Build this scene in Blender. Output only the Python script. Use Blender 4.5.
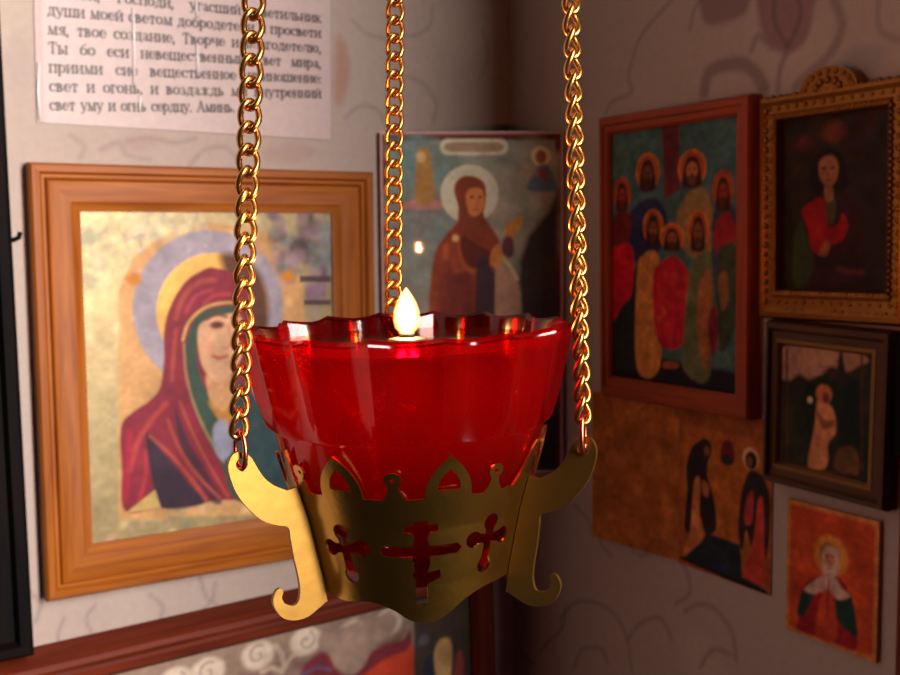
import bpy, bmesh, math, random
import numpy as np
from mathutils import Vector, Matrix

for o in list(bpy.data.objects):
    bpy.data.objects.remove(o)
S = bpy.context.scene
COL = S.collection
PI = math.pi

# ------------------------------------------------------------------ camera
cam = bpy.data.cameras.new('camera')
cam.sensor_width = 36.0
cam.lens = 1075.58 / 900 * 36.0
cam.clip_start = 0.01
cam.dof.use_dof = True
cam.dof.focus_distance = 0.285
cam.dof.aperture_fstop = 32.0
cam_o = bpy.data.objects.new('camera', cam)
COL.objects.link(cam_o)
CAM = Vector((-0.5271, -0.7593, 0.0937))
cr = Vector((0.85191531, -0.5235128, -0.01321521))
cu = Vector((0.06329585, 0.07788581, 0.99495097))
cf = Vector((0.5198403, 0.84845044, -0.09948831))
cam_o.matrix_world = Matrix(((cr.x, cu.x, -cf.x, CAM.x), (cr.y, cu.y, -cf.y, CAM.y), (cr.z, cu.z, -cf.z, CAM.z), (0, 0, 0, 1)))
S.camera = cam_o

# ------------------------------------------------------------------ light
S.view_settings.view_transform = 'Standard'
S.view_settings.look = 'None'
S.view_settings.gamma = 1.0
S.view_settings.exposure = 0.0
S.view_settings.use_curve_mapping = False
W = bpy.data.worlds.new('dim_room')
S.world = W
W.use_nodes = True
W.node_tree.nodes['Background'].inputs[0].default_value = (0.56, 0.36, 0.50, 1)
W.node_tree.nodes['Background'].inputs[1].default_value = 0.022

def area_light(name, loc, rot, sx, sy, power, col):
    l = bpy.data.lights.new(name, 'AREA')
    l.shape = 'RECTANGLE'
    l.size, l.size_y, l.energy, l.color = sx, sy, power, col
    o = bpy.data.objects.new(name, l)
    o.location, o.rotation_euler = loc, rot
    COL.objects.link(o)
# daylight entering through the window opening of the right-hand wall, behind the camera
area_light('window_daylight', (0.016, -2.15, 0.52), (0, PI / 2, 0), 1.3, 1.6, 400.0, (1.0, 0.91, 0.85))

# the flame of the lamp
LC = Vector((-0.38088, -0.49989, 0.06424))          # centre of the glass rim
for dz, en, rad in ((0.0040, 0.30, 0.0030), (0.0075, 0.30, 0.0028), (0.0110, 0.17, 0.0016)):
    fl = bpy.data.lights.new('flame_light', 'POINT')
    fl.energy, fl.color, fl.shadow_soft_size = en, (1.0, 0.34, 0.11), rad
    flo = bpy.data.objects.new('flame_light', fl)
    flo.location = LC + Vector((-.00096, .00054, dz))
    COL.objects.link(flo)

# ------------------------------------------------------------------ helpers
def lin(c):
    c = np.asarray(c, dtype=np.float64) / 255.0
    return np.where(c <= 0.04045, c / 12.92, ((c + 0.055) / 1.055) ** 2.4)
def L4(c):
    return tuple(float(v) for v in lin(c)) + (1.0,)

def tag(o, label=None, cat=None, group=None, kind=None):
    if label: o['label'] = label
    if cat: o['category'] = cat
    if group: o['group'] = group
    if kind: o['kind'] = kind
    return o

def empty(name, loc=(0, 0, 0), M=None):
    o = bpy.data.objects.new(name, None)
    o.empty_display_size = 0.02
    COL.objects.link(o)
    if M is not None: o.matrix_world = M
    else: o.location = loc
    return o

def link(name, me, mat, parent=None, smooth=False):
    o = bpy.data.objects.new(name, me)
    COL.objects.link(o)
    if mat: me.materials.append(mat)
    if parent: o.parent = parent
    if smooth:
        me.polygons.foreach_set('use_smooth', [True] * len(me.polygons))
    return o

def mesh(verts, faces):
    me = bpy.data.meshes.new('m')
    me.from_pydata([tuple(v) for v in verts], [], faces)
    me.update()
    return me

def bm_mesh(bm):
    bmesh.ops.recalc_face_normals(bm, faces=bm.faces)
    me = bpy.data.meshes.new('m')
    bm.to_mesh(me); bm.free()
    return me

def auto(o, ang=35):
    """smooth shading with sharp edges above ang degrees"""
    bm = bmesh.new(); bm.from_mesh(o.data)
    for f in bm.faces: f.smooth = True
    for e in bm.edges:
        if len(e.link_faces) == 2 and e.calc_face_angle(0) > math.radians(ang): e.smooth = False
    bm.to_mesh(o.data); bm.free()
    return o

def tube(path, r, n=8, closed=False):
    """mesh of a round wire along path"""
    P = [Vector(p) for p in path]
    N = len(P)
    vs, fs = [], []
    t0 = (P[1] - P[0]).normalized()
    a = Vector((0, 0, 1)) if abs(t0.z) < .9 else Vector((1, 0, 0))
    nrm = t0.cross(a).normalized()
    frames = []
    for i in range(N):
        if closed: t = (P[(i + 1) % N] - P[i - 1]).normalized()
        else: t = (P[min(i + 1, N - 1)] - P[max(i - 1, 0)]).normalized()
        nrm = (nrm - t * nrm.dot(t)).normalized()
        frames.append((t, nrm.copy()))
    if closed:
        t, nn = frames[0]
        m = (nrm - t * nrm.dot(t)).normalized()
        tw = math.atan2(t.dot(nn.cross(m)), nn.dot(m))
    else: tw = 0
    for i, (t, nn) in enumerate(frames):
        b = t.cross(nn)
        for k in range(n):
            an = 2 * PI * k / n - tw * i / N
            vs.append(P[i] + (nn * math.cos(an) + b * math.sin(an)) * r)
    M = N if closed else N - 1
    for i in range(M):
        for k in range(n):
            j = (i + 1) % N
            fs.append((i * n + k, i * n + (k + 1) % n, j * n + (k + 1) % n, j * n + k))
    if not closed:
        fs.append(tuple(range(n))[::-1]); fs.append(tuple((N - 1) * n + k for k in range(n)))
    return mesh(vs, fs)

def lathe(prof, n=64):
    vs, fs = [], []
    m = len(prof)
    for r, z in prof:
        for k in range(n):
            vs.append((r * math.cos(2 * PI * k / n), r * math.sin(2 * PI * k / n), z))
    for i in range(m - 1):
        for k in range(n):
            fs.append((i * n + k, i * n + (k + 1) % n, (i + 1) * n + (k + 1) % n, (i + 1) * n + k))
    fs.append(tuple(range(n))[::-1]); fs.append(tuple((m - 1) * n + k for k in range(n)))
    return mesh(vs, fs)

# ------------------------------------------------------------------ materials
def new_mat(name):
    m = bpy.data.materials.new(name); m.use_nodes = True
    nt = m.node_tree; nt.nodes.clear()
    out = nt.nodes.new('ShaderNodeOutputMaterial')
    return m, nt, out
def node(nt, kind, **kw):
    n = nt.nodes.new(kind)
    for k, v in kw.items(): setattr(n, k, v)
    return n

def principled(name, col, rough=.5, metal=0., bump=0., bscale=200., coat=0., var=0., vscale=40., spec=.5):
    m, nt, out = new_mat(name)
    p = node(nt, 'ShaderNodeBsdfPrincipled')
    p.inputs['Base Color'].default_value = L4(col)
    p.inputs['Roughness'].default_value = rough
    p.inputs['Metallic'].default_value = metal
    p.inputs['Coat Weight'].default_value = coat
    p.inputs['Specular IOR Level'].default_value = spec
    tc = node(nt, 'ShaderNodeTexCoord')
    if var:
        nz = node(nt, 'ShaderNodeTexNoise'); nz.inputs['Scale'].default_value = vscale; nz.inputs['Detail'].default_value = 4
        nt.links.new(tc.outputs['Object'], nz.inputs['Vector'])
        mx = node(nt, 'ShaderNodeMix', data_type='RGBA')
        c = L4(col)
        mx.inputs['A'].default_value = tuple(v * (1 - var) for v in c[:3]) + (1,)
        mx.inputs['B'].default_value = tuple(min(1, v * (1 + var)) for v in c[:3]) + (1,)
        nt.links.new(nz.outputs['Fac'], mx.inputs['Factor'])
        nt.links.new(mx.outputs['Result'], p.inputs['Base Color'])
    if bump:
        n2 = node(nt, 'ShaderNodeTexNoise'); n2.inputs['Scale'].default_value = bscale; n2.inputs['Detail'].default_value = 3
        nt.links.new(tc.outputs['Object'], n2.inputs['Vector'])
        b = node(nt, 'ShaderNodeBump'); b.inputs['Strength'].default_value = bump; b.inputs['Distance'].default_value = .001
        nt.links.new(n2.outputs['Fac'], b.inputs['Height']); nt.links.new(b.outputs['Normal'], p.inputs['Normal'])
    nt.links.new(p.outputs[0], out.inputs[0])
    return m

def wood(name, dark, light, rough=.4, coat=.3, spec=.4):
    """grain running along U of the UV map"""
    m, nt, out = new_mat(name)
    p = node(nt, 'ShaderNodeBsdfPrincipled')
    p.inputs['Roughness'].default_value = rough
    p.inputs['Specular IOR Level'].default_value = spec
    p.inputs['Coat Weight'].default_value = coat; p.inputs['Coat Roughness'].default_value = .25
    uv = node(nt, 'ShaderNodeUVMap')
    mp = node(nt, 'ShaderNodeMapping'); mp.inputs['Scale'].default_value = (9, 130, 1)
    nz = node(nt, 'ShaderNodeTexNoise'); nz.inputs['Scale'].default_value = 1.6; nz.inputs['Detail'].default_value = 5; nz.inputs['Distortion'].default_value = .5
    nt.links.new(uv.outputs[0], mp.inputs[0]); nt.links.new(mp.outputs[0], nz.inputs['Vector'])
    cr_ = node(nt, 'ShaderNodeValToRGB')
    cr_.color_ramp.elements[0].position = .3; cr_.color_ramp.elements[0].color = L4(dark)
    cr_.color_ramp.elements[1].position = .72; cr_.color_ramp.elements[1].color = L4(light)
    nt.links.new(nz.outputs['Fac'], cr_.inputs[0]); nt.links.new(cr_.outputs[0], p.inputs['Base Color'])
    b = node(nt, 'ShaderNodeBump'); b.inputs['Strength'].default_value = .08; b.inputs['Distance'].default_value = .001
    nt.links.new(nz.outputs['Fac'], b.inputs['Height']); nt.links.new(b.outputs['Normal'], p.inputs['Normal'])
    nt.links.new(p.outputs[0], out.inputs[0])
    return m

def painted(name, rough=.45, spec=.3, coat=0., coat_rough=.05, bump=0., bscale=260., var=.06, mrough=None):
    """pigment comes from the mesh's colour attribute; its alpha says how metallic (gilded) the spot is"""
    m, nt, out = new_mat(name)
    p = node(nt, 'ShaderNodeBsdfPrincipled')
    p.inputs['Coat Weight'].default_value = coat; p.inputs['Coat Roughness'].default_value = coat_rough
    p.inputs['Specular IOR Level'].default_value = spec
    at = node(nt, 'ShaderNodeAttribute', attribute_name='pigment')
    tc = node(nt, 'ShaderNodeTexCoord')
    nz = node(nt, 'ShaderNodeTexNoise'); nz.inputs['Scale'].default_value = 180; nz.inputs['Detail'].default_value = 3
    nt.links.new(tc.outputs['Object'], nz.inputs['Vector'])
    mr = node(nt, 'ShaderNodeMapRange'); mr.inputs['To Min'].default_value = 1 - var * 2; mr.inputs['To Max'].default_value = 1 + var * 2
    nt.links.new(nz.outputs['Fac'], mr.inputs['Value'])
    vm = node(nt, 'ShaderNodeVectorMath', operation='SCALE')
    nt.links.new(at.outputs['Color'], vm.inputs[0]); nt.links.new(mr.outputs[0], vm.inputs['Scale'])
    nt.links.new(vm.outputs[0], p.inputs['Base Color'])
    nt.links.new(at.outputs['Alpha'], p.inputs['Metallic'])
    if mrough is None: p.inputs['Roughness'].default_value = rough
    else:
        m2 = node(nt, 'ShaderNodeMapRange'); m2.inputs['To Min'].default_value = rough; m2.inputs['To Max'].default_value = mrough
        nt.links.new(at.outputs['Alpha'], m2.inputs['Value']); nt.links.new(m2.outputs[0], p.inputs['Roughness'])
    if bump:
        n2 = node(nt, 'ShaderNodeTexNoise'); n2.inputs['Scale'].default_value = bscale; n2.inputs['Detail'].default_value = 3
        nt.links.new(tc.outputs['Object'], n2.inputs['Vector'])
        mm = node(nt, 'ShaderNodeMath', operation='MULTIPLY')
        nt.links.new(n2.outputs['Fac'], mm.inputs[0]); nt.links.new(at.outputs['Alpha'], mm.inputs[1])
        b = node(nt, 'ShaderNodeBump'); b.inputs['Strength'].default_value = bump; b.inputs['Distance'].default_value = .001
        nt.links.new(mm.outputs[0], b.inputs['Height']); nt.links.new(b.outputs['Normal'], p.inputs['Normal'])
    nt.links.new(p.outputs[0], out.inputs[0])
    return m

def red_glass():
    m, nt, out = new_mat('ruby_glass')
    tr = node(nt, 'ShaderNodeBsdfTransparent'); tr.inputs[0].default_value = (0.56, 0.008, 0.050, 1)
    tl = node(nt, 'ShaderNodeBsdfTranslucent'); tl.inputs[0].default_value = (0.80, 0.006, 0.055, 1)
    gl = node(nt, 'ShaderNodeBsdfGlossy'); gl.inputs['Roughness'].default_value = .13
    mx = node(nt, 'ShaderNodeMixShader'); mx.inputs[0].default_value = .038
    lw = node(nt, 'ShaderNodeLayerWeight'); lw.inputs[0].default_value = .5
    pw = node(nt, 'ShaderNodeMath', operation='POWER'); pw.inputs[1].default_value = 4.
    fr = node(nt, 'ShaderNodeMapRange'); fr.inputs['To Min'].default_value = .022; fr.inputs['To Max'].default_value = .4
    nt.links.new(lw.outputs['Facing'], pw.inputs[0]); nt.links.new(pw.outputs[0], fr.inputs['Value'])
    m2 = node(nt, 'ShaderNodeMixShader')
    nt.links.new(tr.outputs[0], mx.inputs[1]); nt.links.new(tl.outputs[0], mx.inputs[2])
    nt.links.new(fr.outputs[0], m2.inputs[0]); nt.links.new(mx.outputs[0], m2.inputs[1]); nt.links.new(gl.outputs[0], m2.inputs[2])
    nt.links.new(m2.outputs[0], out.inputs[0])
    return m

def clear_film(name, tint, gloss, rough=.12):
    m, nt, out = new_mat(name)
    tr = node(nt, 'ShaderNodeBsdfTransparent'); tr.inputs[0].default_value = tint
    gl = node(nt, 'ShaderNodeBsdfGlossy'); gl.inputs['Roughness'].default_value = rough
    mx = node(nt, 'ShaderNodeMixShader')
    if gloss is None:                                    # a liquid: mirror-like only at a glancing angle
        lw = node(nt, 'ShaderNodeLayerWeight'); lw.inputs[0].default_value = .5
        pw = node(nt, 'ShaderNodeMath', operation='POWER'); pw.inputs[1].default_value = 5.
        nt.links.new(lw.outputs['Facing'], pw.inputs[0]); nt.links.new(pw.outputs[0], mx.inputs[0])
    else: mx.inputs[0].default_value = gloss
    nt.links.new(tr.outputs[0], mx.inputs[1]); nt.links.new(gl.outputs[0], mx.inputs[2])
    nt.links.new(mx.outputs[0], out.inputs[0])
    return m

def flame_mat():
    """hot thin gas: adds light, lets what is behind through; brighter where the flame is thicker"""
    m, nt, out = new_mat('flame')
    lw = node(nt, 'ShaderNodeLayerWeight'); lw.inputs[0].default_value = .62
    ra = node(nt, 'ShaderNodeValToRGB')
    e = ra.color_ramp.elements
    e[0].position = 0.0; e[0].color = (1.0, 0.84, 0.38, 1)
    e[1].position = 1.0; e[1].color = (0.8, 0.14, 0.01, 1)
    for ps, cl in ((.40, (1.0, 0.72, 0.22, 1)), (.75, (1.0, 0.40, 0.06, 1))):
        n_ = e.new(ps); n_.color = cl
    st = node(nt, 'ShaderNodeMapRange'); st.inputs['To Min'].default_value = 2.4; st.inputs['To Max'].default_value = .3
    em = node(nt, 'ShaderNodeEmission')
    tr = node(nt, 'ShaderNodeBsdfTransparent')
    ad = node(nt, 'ShaderNodeAddShader')
    nt.links.new(lw.outputs['Facing'], ra.inputs[0]); nt.links.new(lw.outputs['Facing'], st.inputs['Value'])
    nt.links.new(ra.outputs[0], em.inputs[0]); nt.links.new(st.outputs[0], em.inputs[1])
    nt.links.new(em.outputs[0], ad.inputs[0]); nt.links.new(tr.outputs[0], ad.inputs[1])
    nt.links.new(ad.outputs[0], out.inputs[0])
    return m

BRASS = principled('brass', (176, 132, 56), rough=.26, metal=1., bump=.22, bscale=90, var=.14, vscale=120)
BRASS_PLATE = principled('brass_plate', (130, 97, 44), rough=.46, metal=1., bump=.1, bscale=160, var=.1, vscale=200)
BRASS_CHAIN = principled('chain_brass', (176, 124, 64), rough=.3, metal=1.)
COPPER = principled('copper_ring', (206, 104, 72), rough=.28, metal=1.)
OAK = wood('honey_oak', (136, 68, 12), (170, 96, 24), .5, .0, .25)
REDWOOD = wood('red_mahogany', (86, 28, 14), (118, 44, 18), .6, .0, .2)
CHERRY = wood('cherry_wood', (132, 46, 14), (168, 66, 22), .5, .05, .25)
DARKWOOD = wood('dark_walnut', (60, 32, 15), (92, 52, 24), .5, .05, .25)
BLACKWOOD = wood('black_stained_wood', (10, 7, 8), (20, 12, 12), .7, .0, .08)
GILT = principled('embossed_gilt', (136, 82, 28), rough=.38, metal=.85, var=.25, vscale=160)
GILT_SLIP = principled('gilt_slip', (116, 78, 36), rough=.45, metal=.7)
RUBY = red_glass()
OIL = clear_film('lamp_oil', (0.96, 0.62, 0.36, 1), None, .09)
SLEEVE = clear_film('plastic_film', (0.98, 0.97, 0.97, 1), .008, .3)
FLAME = flame_mat()
DARKMETAL = principled('sooty_metal', (16, 11, 8), rough=.6, metal=0.)
WICK = principled('charred_wick', (30, 24, 20), rough=.9)

# ------------------------------------------------------------------ painter: pigment laid on a fine mesh
class Paint:
    """a w x h mm surface, x to the right and y up from its centre"""
    def __init__(s, w, h, res, base, metal=0., x0=None, y0=None):
        s.w, s.h = w, h
        s.nx, s.ny = max(2, int(round(w / res)) + 1), max(2, int(round(h / res)) + 1)
        s.x0 = -w / 2 if x0 is None else x0
        s.y0 = -h / 2 if y0 is None else y0
        s.xs = np.linspace(s.x0, s.x0 + w, s.nx); s.ys = np.linspace(s.y0, s.y0 + h, s.ny)
        s.X, s.Y = np.meshgrid(s.xs, s.ys)
        s.c = np.zeros((s.ny, s.nx, 4)); s.c[..., :3] = lin(base); s.c[..., 3] = metal
        s.res = res
    def box(s, pts, pad):
        p = np.asarray(pts, float)
        i0 = np.searchsorted(s.xs, p[:, 0].min() - pad); i1 = np.searchsorted(s.xs, p[:, 0].max() + pad)
        j0 = np.searchsorted(s.ys, p[:, 1].min() - pad); j1 = np.searchsorted(s.ys, p[:, 1].max() + pad)
        return slice(j0, j1), slice(i0, i1)
    def lay(s, sl, a, col, metal):
        a = a[..., None]
        t = np.concatenate([lin(col), [metal]])
        s.c[sl] = s.c[sl] * (1 - a) + t * a
    @staticmethod
    def spline(pts, closed, k=6):
        p = np.asarray(pts, float); n = len(p); out = []
        for i in range(n if closed else n - 1):
            q = [p[(i + d) % n] if closed else p[min(max(i + d, 0), n - 1)] for d in (-1, 0, 1, 2)]
            for t in np.arange(k) / k:
                out.append(.5 * (2 * q[1] + (q[2] - q[0]) * t + (2 * q[0] - 5 * q[1] + 4 * q[2] - q[3]) * t * t + (3 * q[1] - q[0] - 3 * q[2] + q[3]) * t ** 3))
        if not closed: out.append(p[-1])
        return np.array(out)
    def segdist(s, sl, p, closed):
        X, Y = s.X[sl], s.Y[sl]
        d = np.full(X.shape, 1e9); n = len(p)
        for i in range(n if closed else n - 1):
            a, b = p[i], p[(i + 1) % n]
            e = b - a; L = (e @ e) or 1e-9
            t = np.clip(((X - a[0]) * e[0] + (Y - a[1]) * e[1]) / L, 0, 1)
            d = np.minimum(d, (X - a[0] - t * e[0]) ** 2 + (Y - a[1] - t * e[1]) ** 2)
        return np.sqrt(d)
    def poly(s, pts, col, soft=1.0, alpha=1., metal=0., smooth=True):
        p = s.spline(pts, True) if smooth else np.asarray(pts, float)
        sl = s.box(p, soft * 2)
        X, Y = s.X[sl], s.Y[sl]
        if X.size == 0: return s
        ins = np.zeros(X.shape, bool); n = len(p)
        for i in range(n):
            a, b = p[i], p[(i + 1) % n]
            if a[1] == b[1]: continue
            c = (a[1] > Y) != (b[1] > Y)
            ins ^= c & (X < (b[0] - a[0]) * (Y - a[1]) / (b[1] - a[1]) + a[0])
        d = s.segdist(sl, p, True); d = np.where(ins, d, -d)
        s.lay(sl, alpha * np.clip(.5 + d / (soft * 1.2), 0, 1), col, metal); return s
    def ell(s, cx, cy, rx, ry, col, soft=1., alpha=1., metal=0., rot=0.):
        m = max(rx, ry)
        sl = s.box([(cx - m, cy - m), (cx + m, cy + m)], soft * 2)
        X, Y = s.X[sl] - cx, s.Y[sl] - cy
        if X.size == 0: return s
        c_, s_ = math.cos(rot), math.sin(rot)
        q = np.sqrt(((X * c_ + Y * s_) / rx) ** 2 + ((-X * s_ + Y * c_) / ry) ** 2)
        d = (1 - q) * min(rx, ry)
        s.lay(sl, alpha * np.clip(.5 + d / (soft * 1.2), 0, 1), col, metal); return s
    def line(s, pts, w, col, alpha=1., soft=.8, metal=0., smooth=True, closed=False):
        p = s.spline(pts, closed) if smooth and len(pts) > 2 else np.asarray(pts, float)
        sl = s.box(p, w + soft * 2)
        if s.X[sl].size == 0: return s
        d = w / 2 - s.segdist(sl, p, closed)
        s.lay(sl, alpha * np.clip(.5 + d / (soft * 1.2), 0, 1), col, metal); return s
    def blotch(s, seed, n, x0, x1, y0, y1, r, cols, alpha=.5, metal=0.):
        rnd = random.Random(seed)
        for _ in range(n):
            q = r * rnd.uniform(.5, 1.3)
            s.ell(rnd.uniform(x0, x1), rnd.uniform(y0, y1), q, q * rnd.uniform(.4, 1), rnd.choice(cols), soft=r * .5, alpha=alpha * rnd.uniform(.5, 1), metal=metal, rot=rnd.uniform(0, 3))
        return s
    def scroll(s, cx, cy, r, col, w, turn=1, a0=0., alpha=.8, metal=0.):
        pts = [(cx + r * (1 - t / 14) * math.cos(a0 + turn * t * .55), cy + r * (1 - t / 14) * math.sin(a0 + turn * t * .55)) for t in range(12)]
        return s.line(pts, w, col, alpha, soft=w * .7, metal=metal)
    def mottle(s, seed, amp, size):
        """brush-like unevenness of the pigment"""
        rnd = np.random.RandomState(seed)
        tot = np.zeros(s.X.shape)
        for sc, w in ((size, 1.), (size / 2.3, .7), (size / 5, .5)):
            g = rnd.randn(int(s.h / sc) + 3, int(s.w / sc) + 3)
            fx = (s.X - s.x0) / sc; fy = (s.Y - s.y0) / sc
            i, j = fx.astype(int), fy.astype(int); u, v = fx - i, fy - j
            u = u * u * (3 - 2 * u); v = v * v * (3 - 2 * v)
            tot += w * ((g[j, i] * (1 - u) + g[j, i + 1] * u) * (1 - v) + (g[j + 1, i] * (1 - u) + g[j + 1, i + 1] * u) * v)
        s.c[..., :3] = np.clip(s.c[..., :3] * np.exp(tot * amp)[..., None], 0, .9); return s
    def put(s, me, nv):
        a = me.color_attributes.new('pigment', 'FLOAT_COLOR', 'POINT')
        full = np.ones((nv, 4)); full[:s.nx * s.ny] = s.c.reshape(-1, 4)
        full[s.nx * s.ny:] = s.c[0, 0]
        a.data.foreach_set('color', full.astype(np.float32).ravel())
    def panel(s, name, mat, parent, thick, depth=0., bow=0.):
        """upright panel: local X right, Z up, front towards -Y at y=-depth, thickness going back"""
        nx, ny = s.nx, s.ny
        v = np.zeros((nx * ny, 3)); v[:, 0] = s.X.ravel() / 1000; v[:, 2] = s.Y.ravel() / 1000
        v[:, 1] = -depth - bow * (1 - (2 * (s.X.ravel() - s.x0) / s.w - 1) ** 2)
        fs = []
        for j in range(ny - 1):
            r0 = j * nx
            for i in range(nx - 1): fs.append((r0 + i, r0 + i + 1, r0 + nx + i + 1, r0 + nx + i))
        ring = [i for i in range(nx)] + [j * nx + nx - 1 for j in range(1, ny)] + [(ny - 1) * nx + i for i in range(nx - 2, -1, -1)] + [j * nx for j in range(ny - 2, 0, -1)]
        b0 = nx * ny
        bv = v[ring].copy(); bv[:, 1] = -depth + thick
        m = len(ring)
        for k in range(m):
            k2 = (k + 1) % m
            fs.append((ring[k2], ring[k], b0 + k, b0 + k2))
        fs.append(tuple(b0 + k for k in range(m))[::-1])
        allv = np.vstack([v, bv])
        me = mesh(allv, fs)
        s.put(me, len(allv))
        return link(name, me, mat, parent)

def frame_mesh(ow, oh, iw, ih, prof, cx=0., cz=0.):
    """mitred picture-frame moulding; prof = (t, d): t 0 outer edge .. 1 inner edge, d metres proud of the wall"""
    m = len(prof); vs, fs = [], []
    for t, d in prof:
        w2 = (ow * (1 - t) + iw * t) / 2; h2 = (oh * (1 - t) + ih * t) / 2
        ox, oz = cx * t, cz * t
        vs += [(ox - w2, -d, oz - h2), (ox + w2, -d, oz - h2), (ox + w2, -d, oz + h2), (ox - w2, -d, oz + h2)]
    for i in range(m):
        j = (i + 1) % m
        for k in range(4):
            k2 = (k + 1) % 4
            fs.append((i * 4 + k, i * 4 + k2, j * 4 + k2, j * 4 + k))
    me = mesh(vs, fs)
    uv = me.uv_layers.new(name='UVMap')
    for p in me.polygons:
        for li in p.loop_indices:
            co = me.vertices[me.loops[li].vertex_index].co
            side = p.index % 4
            if side in (0, 2): uv.data[li].uv = (co.x + side, co.z * 1.0 + co.y)
            else: uv.data[li].uv = (co.z + side, co.x * 1.0 + co.y)
    return me

def wall_matrix(origin, yaw, cu_, cv_, rot, base):
    """frame of a picture: u along the wall, v up; rot counter-clockwise in degrees; base = half its height"""
    M = Matrix.Translation(Vector(origin)) @ Matrix.Rotation(yaw, 4, 'Z') @ Matrix.Translation(Vector((cu_, 0, cv_))) @ Matrix.Rotation(-math.radians(rot), 4, 'Y')
    return M @ Matrix.Translation(Vector((0, 0, -base)))
def left_wall(cu_, cv_, rot, base): return wall_matrix((0, 0, 0), 0, cu_, cv_, rot, base)
def right_wall(cu_, cv_, rot, base): return wall_matrix((0, 0, 0), -PI / 2, cu_, cv_, rot, base)

def up(o, z, x=0.):
    """shift a part built about the picture's centre so that the thing's origin is its bottom edge"""
    o.data.transform(Matrix.Translation(Vector((x, 0, z)))); return o

# ------------------------------------------------------------------ walls
PAPER_COL = (176, 158, 148)
INK = (120, 104, 104)
wp = Paint(460, 660, 2.0, PAPER_COL, x0=-460, y0=-330)
wp.blotch(3, 40, -460, 0, -330, 330, 26, [(196, 182, 168), (176, 160, 150), (192, 176, 158)], .35)
for pts in ([(-321.3, 157.3), (-305.9, 160.5), (-288.2, 157.6), (-272.8, 161.6)], [(-340.5, 151.3), (-328.2, 156.4), (-321.7, 148.3), (-306.5, 145.3)],
            [(-277.9, 142.4), (-266.5, 153.3), (-250.7, 155.1), (-241.8, 146.7)], [(-359.9, 160.7), (-351.1, 153.7), (-354.1, 145.5)]):
    wp.line(pts, 3.0, INK, .35, 2)
for pts in ([(-270.6, -165.6), (-273.4, -178.9), (-286, -188.6), (-293.8, -196.2)], [(-281.9, -160.4), (-277.8, -174.9), (-270.4, -184.1), (-275.5, -195.4)], [(-379.4, -171), (-384, -182.9), (-383.2, -194.6)],
            [(-319.3, -166.2), (-310.9, -176), (-312.9, -187.7)], [(-358.2, -166.6), (-364.7, -174), (-361.1, -186.4)], [(-400.7, -148.3), (-394.7, -158), (-397.9, -170)]):
    wp.line(pts, 2.0, INK, .55, 1.6)
for pts in ([(-74.7, 272.4), (-76.8, 256.6), (-93.5, 247.4), (-106.2, 247.9)], [(-101.4, 215.7), (-83.2, 210.5), (-72.2, 195.3), (-75.3, 180.8)], [(-146.3, 255.1), (-132.8, 245.7), (-118.8, 243.8)],
            [(-154.2, 180.7), (-141, 190.4), (-125.3, 188.1), (-120.2, 177.4)], [(-27, 257.6), (-21.3, 237), (-29.4, 218.5)], [(-9.4, 219.8), (6.9, 209.1), (10.8, 191)]):
    wp.line(pts, 2.6, INK, .4, 2)
wp.poly([(-159.4, 240.6), (-152, 235.2), (-149, 215.8), (-156.5, 191.2), (-163.1, 196.9)], (168, 118, 96), 5, .7)
wp.poly([(-326.7, 158.4), (-312.7, 163), (-298.8, 159.3), (-313.3, 150.6)], (164, 130, 122), 4, .4)
wp.poly([(-222.9, 154.4), (-200.4, 161), (-177.6, 155.7), (-192.7, 146.3), (-216.9, 145.8)], (164, 130, 122), 4, .4)
wp.poly([(-396.1, 220.5), (-384.6, 227.8), (-383.4, 202.1), (-395.2, 188.5)], (168, 148, 142), 6, .4)

wr = Paint(460, 660, 2.0, PAPER_COL, x0=0, y0=-330)
wr.blotch(4, 40, 0, 460, -330, 330, 26, [(196, 182, 168), (176, 160, 150), (190, 172, 160)], .35)
for pts in ([(195.9, 248.4), (173.8, 236), (161.3, 225.5), (155, 212.4), (150.7, 201.6), (155.1, 191.1), (132.9, 186.4), (126.1, 179.7)],
            [(213.4, 225.5), (217, 238), (224.4, 243.2)], [(133.9, -158.2), (119.5, -150.6), (136.2, -137.1), (154.6, -137.4), (159.2, -148.6)],
            [(67.8, -229.6), (83.9, -211.2), (109.6, -201.9), (134, -202.7), (150.5, -216.6), (157.5, -242.6)], [(39.6, -266.7), (53.9, -251.4), (70.5, -235.7), (75.9, -218.6)],
            [(165.9, -150), (191.6, -138.9), (212.2, -145.3), (218.3, -162.5), (204.4, -175.4)], [(212.6, -178.8), (228.2, -168.3), (243.4, -168), (258.3, -178.9), (262.3, -197.1)],
            [(88.1, -127.8), (104.6, -136.4), (109.6, -148.2)], [(86.4, -264.4), (96.9, -245.7), (119.5, -236.4), (129.3, -246.1)], [(-1.9, -233), (16.2, -247.4), (9.9, -273), (30.7, -280.4)],
            [(228.8, -214.4), (240.1, -197.6), (256.8, -194.8)], [(152.8, -219), (166.2, -202.2), (187.9, -190.9), (200.6, -203.3)]):
    wr.line(pts, 2.6, INK, .6, 1.8)
wr.line([(227.1, 182.9), (230.6, 194.2), (243.1, 197.8), (260.4, 196.7), (272.3, 188.9), (279, 179.5)], 9, (128, 108, 112), .8, 3)
wr.poly([(222.5, 243.5), (226.4, 228.6), (240.9, 224.9), (261.5, 227.7), (266.4, 235.4), (267.9, 245), (222.4, 253.9)], (132, 100, 104), 4, .8)
wr.poly([(276.1, 239.7), (273.2, 225.7), (280, 208.7), (296, 197.9), (311.1, 203.9), (316.5, 220.5), (314.8, 232.3)], (140, 104, 108), 3, .85)
wr.line([(287.3, 237.6), (286.1, 221), (295.9, 202.7)], 3, (108, 84, 92), .7, 2)
wr.line([(304.3, 234.3), (306.2, 217.6), (297.5, 202.4)], 3, (108, 84, 92), .7, 2)
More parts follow.
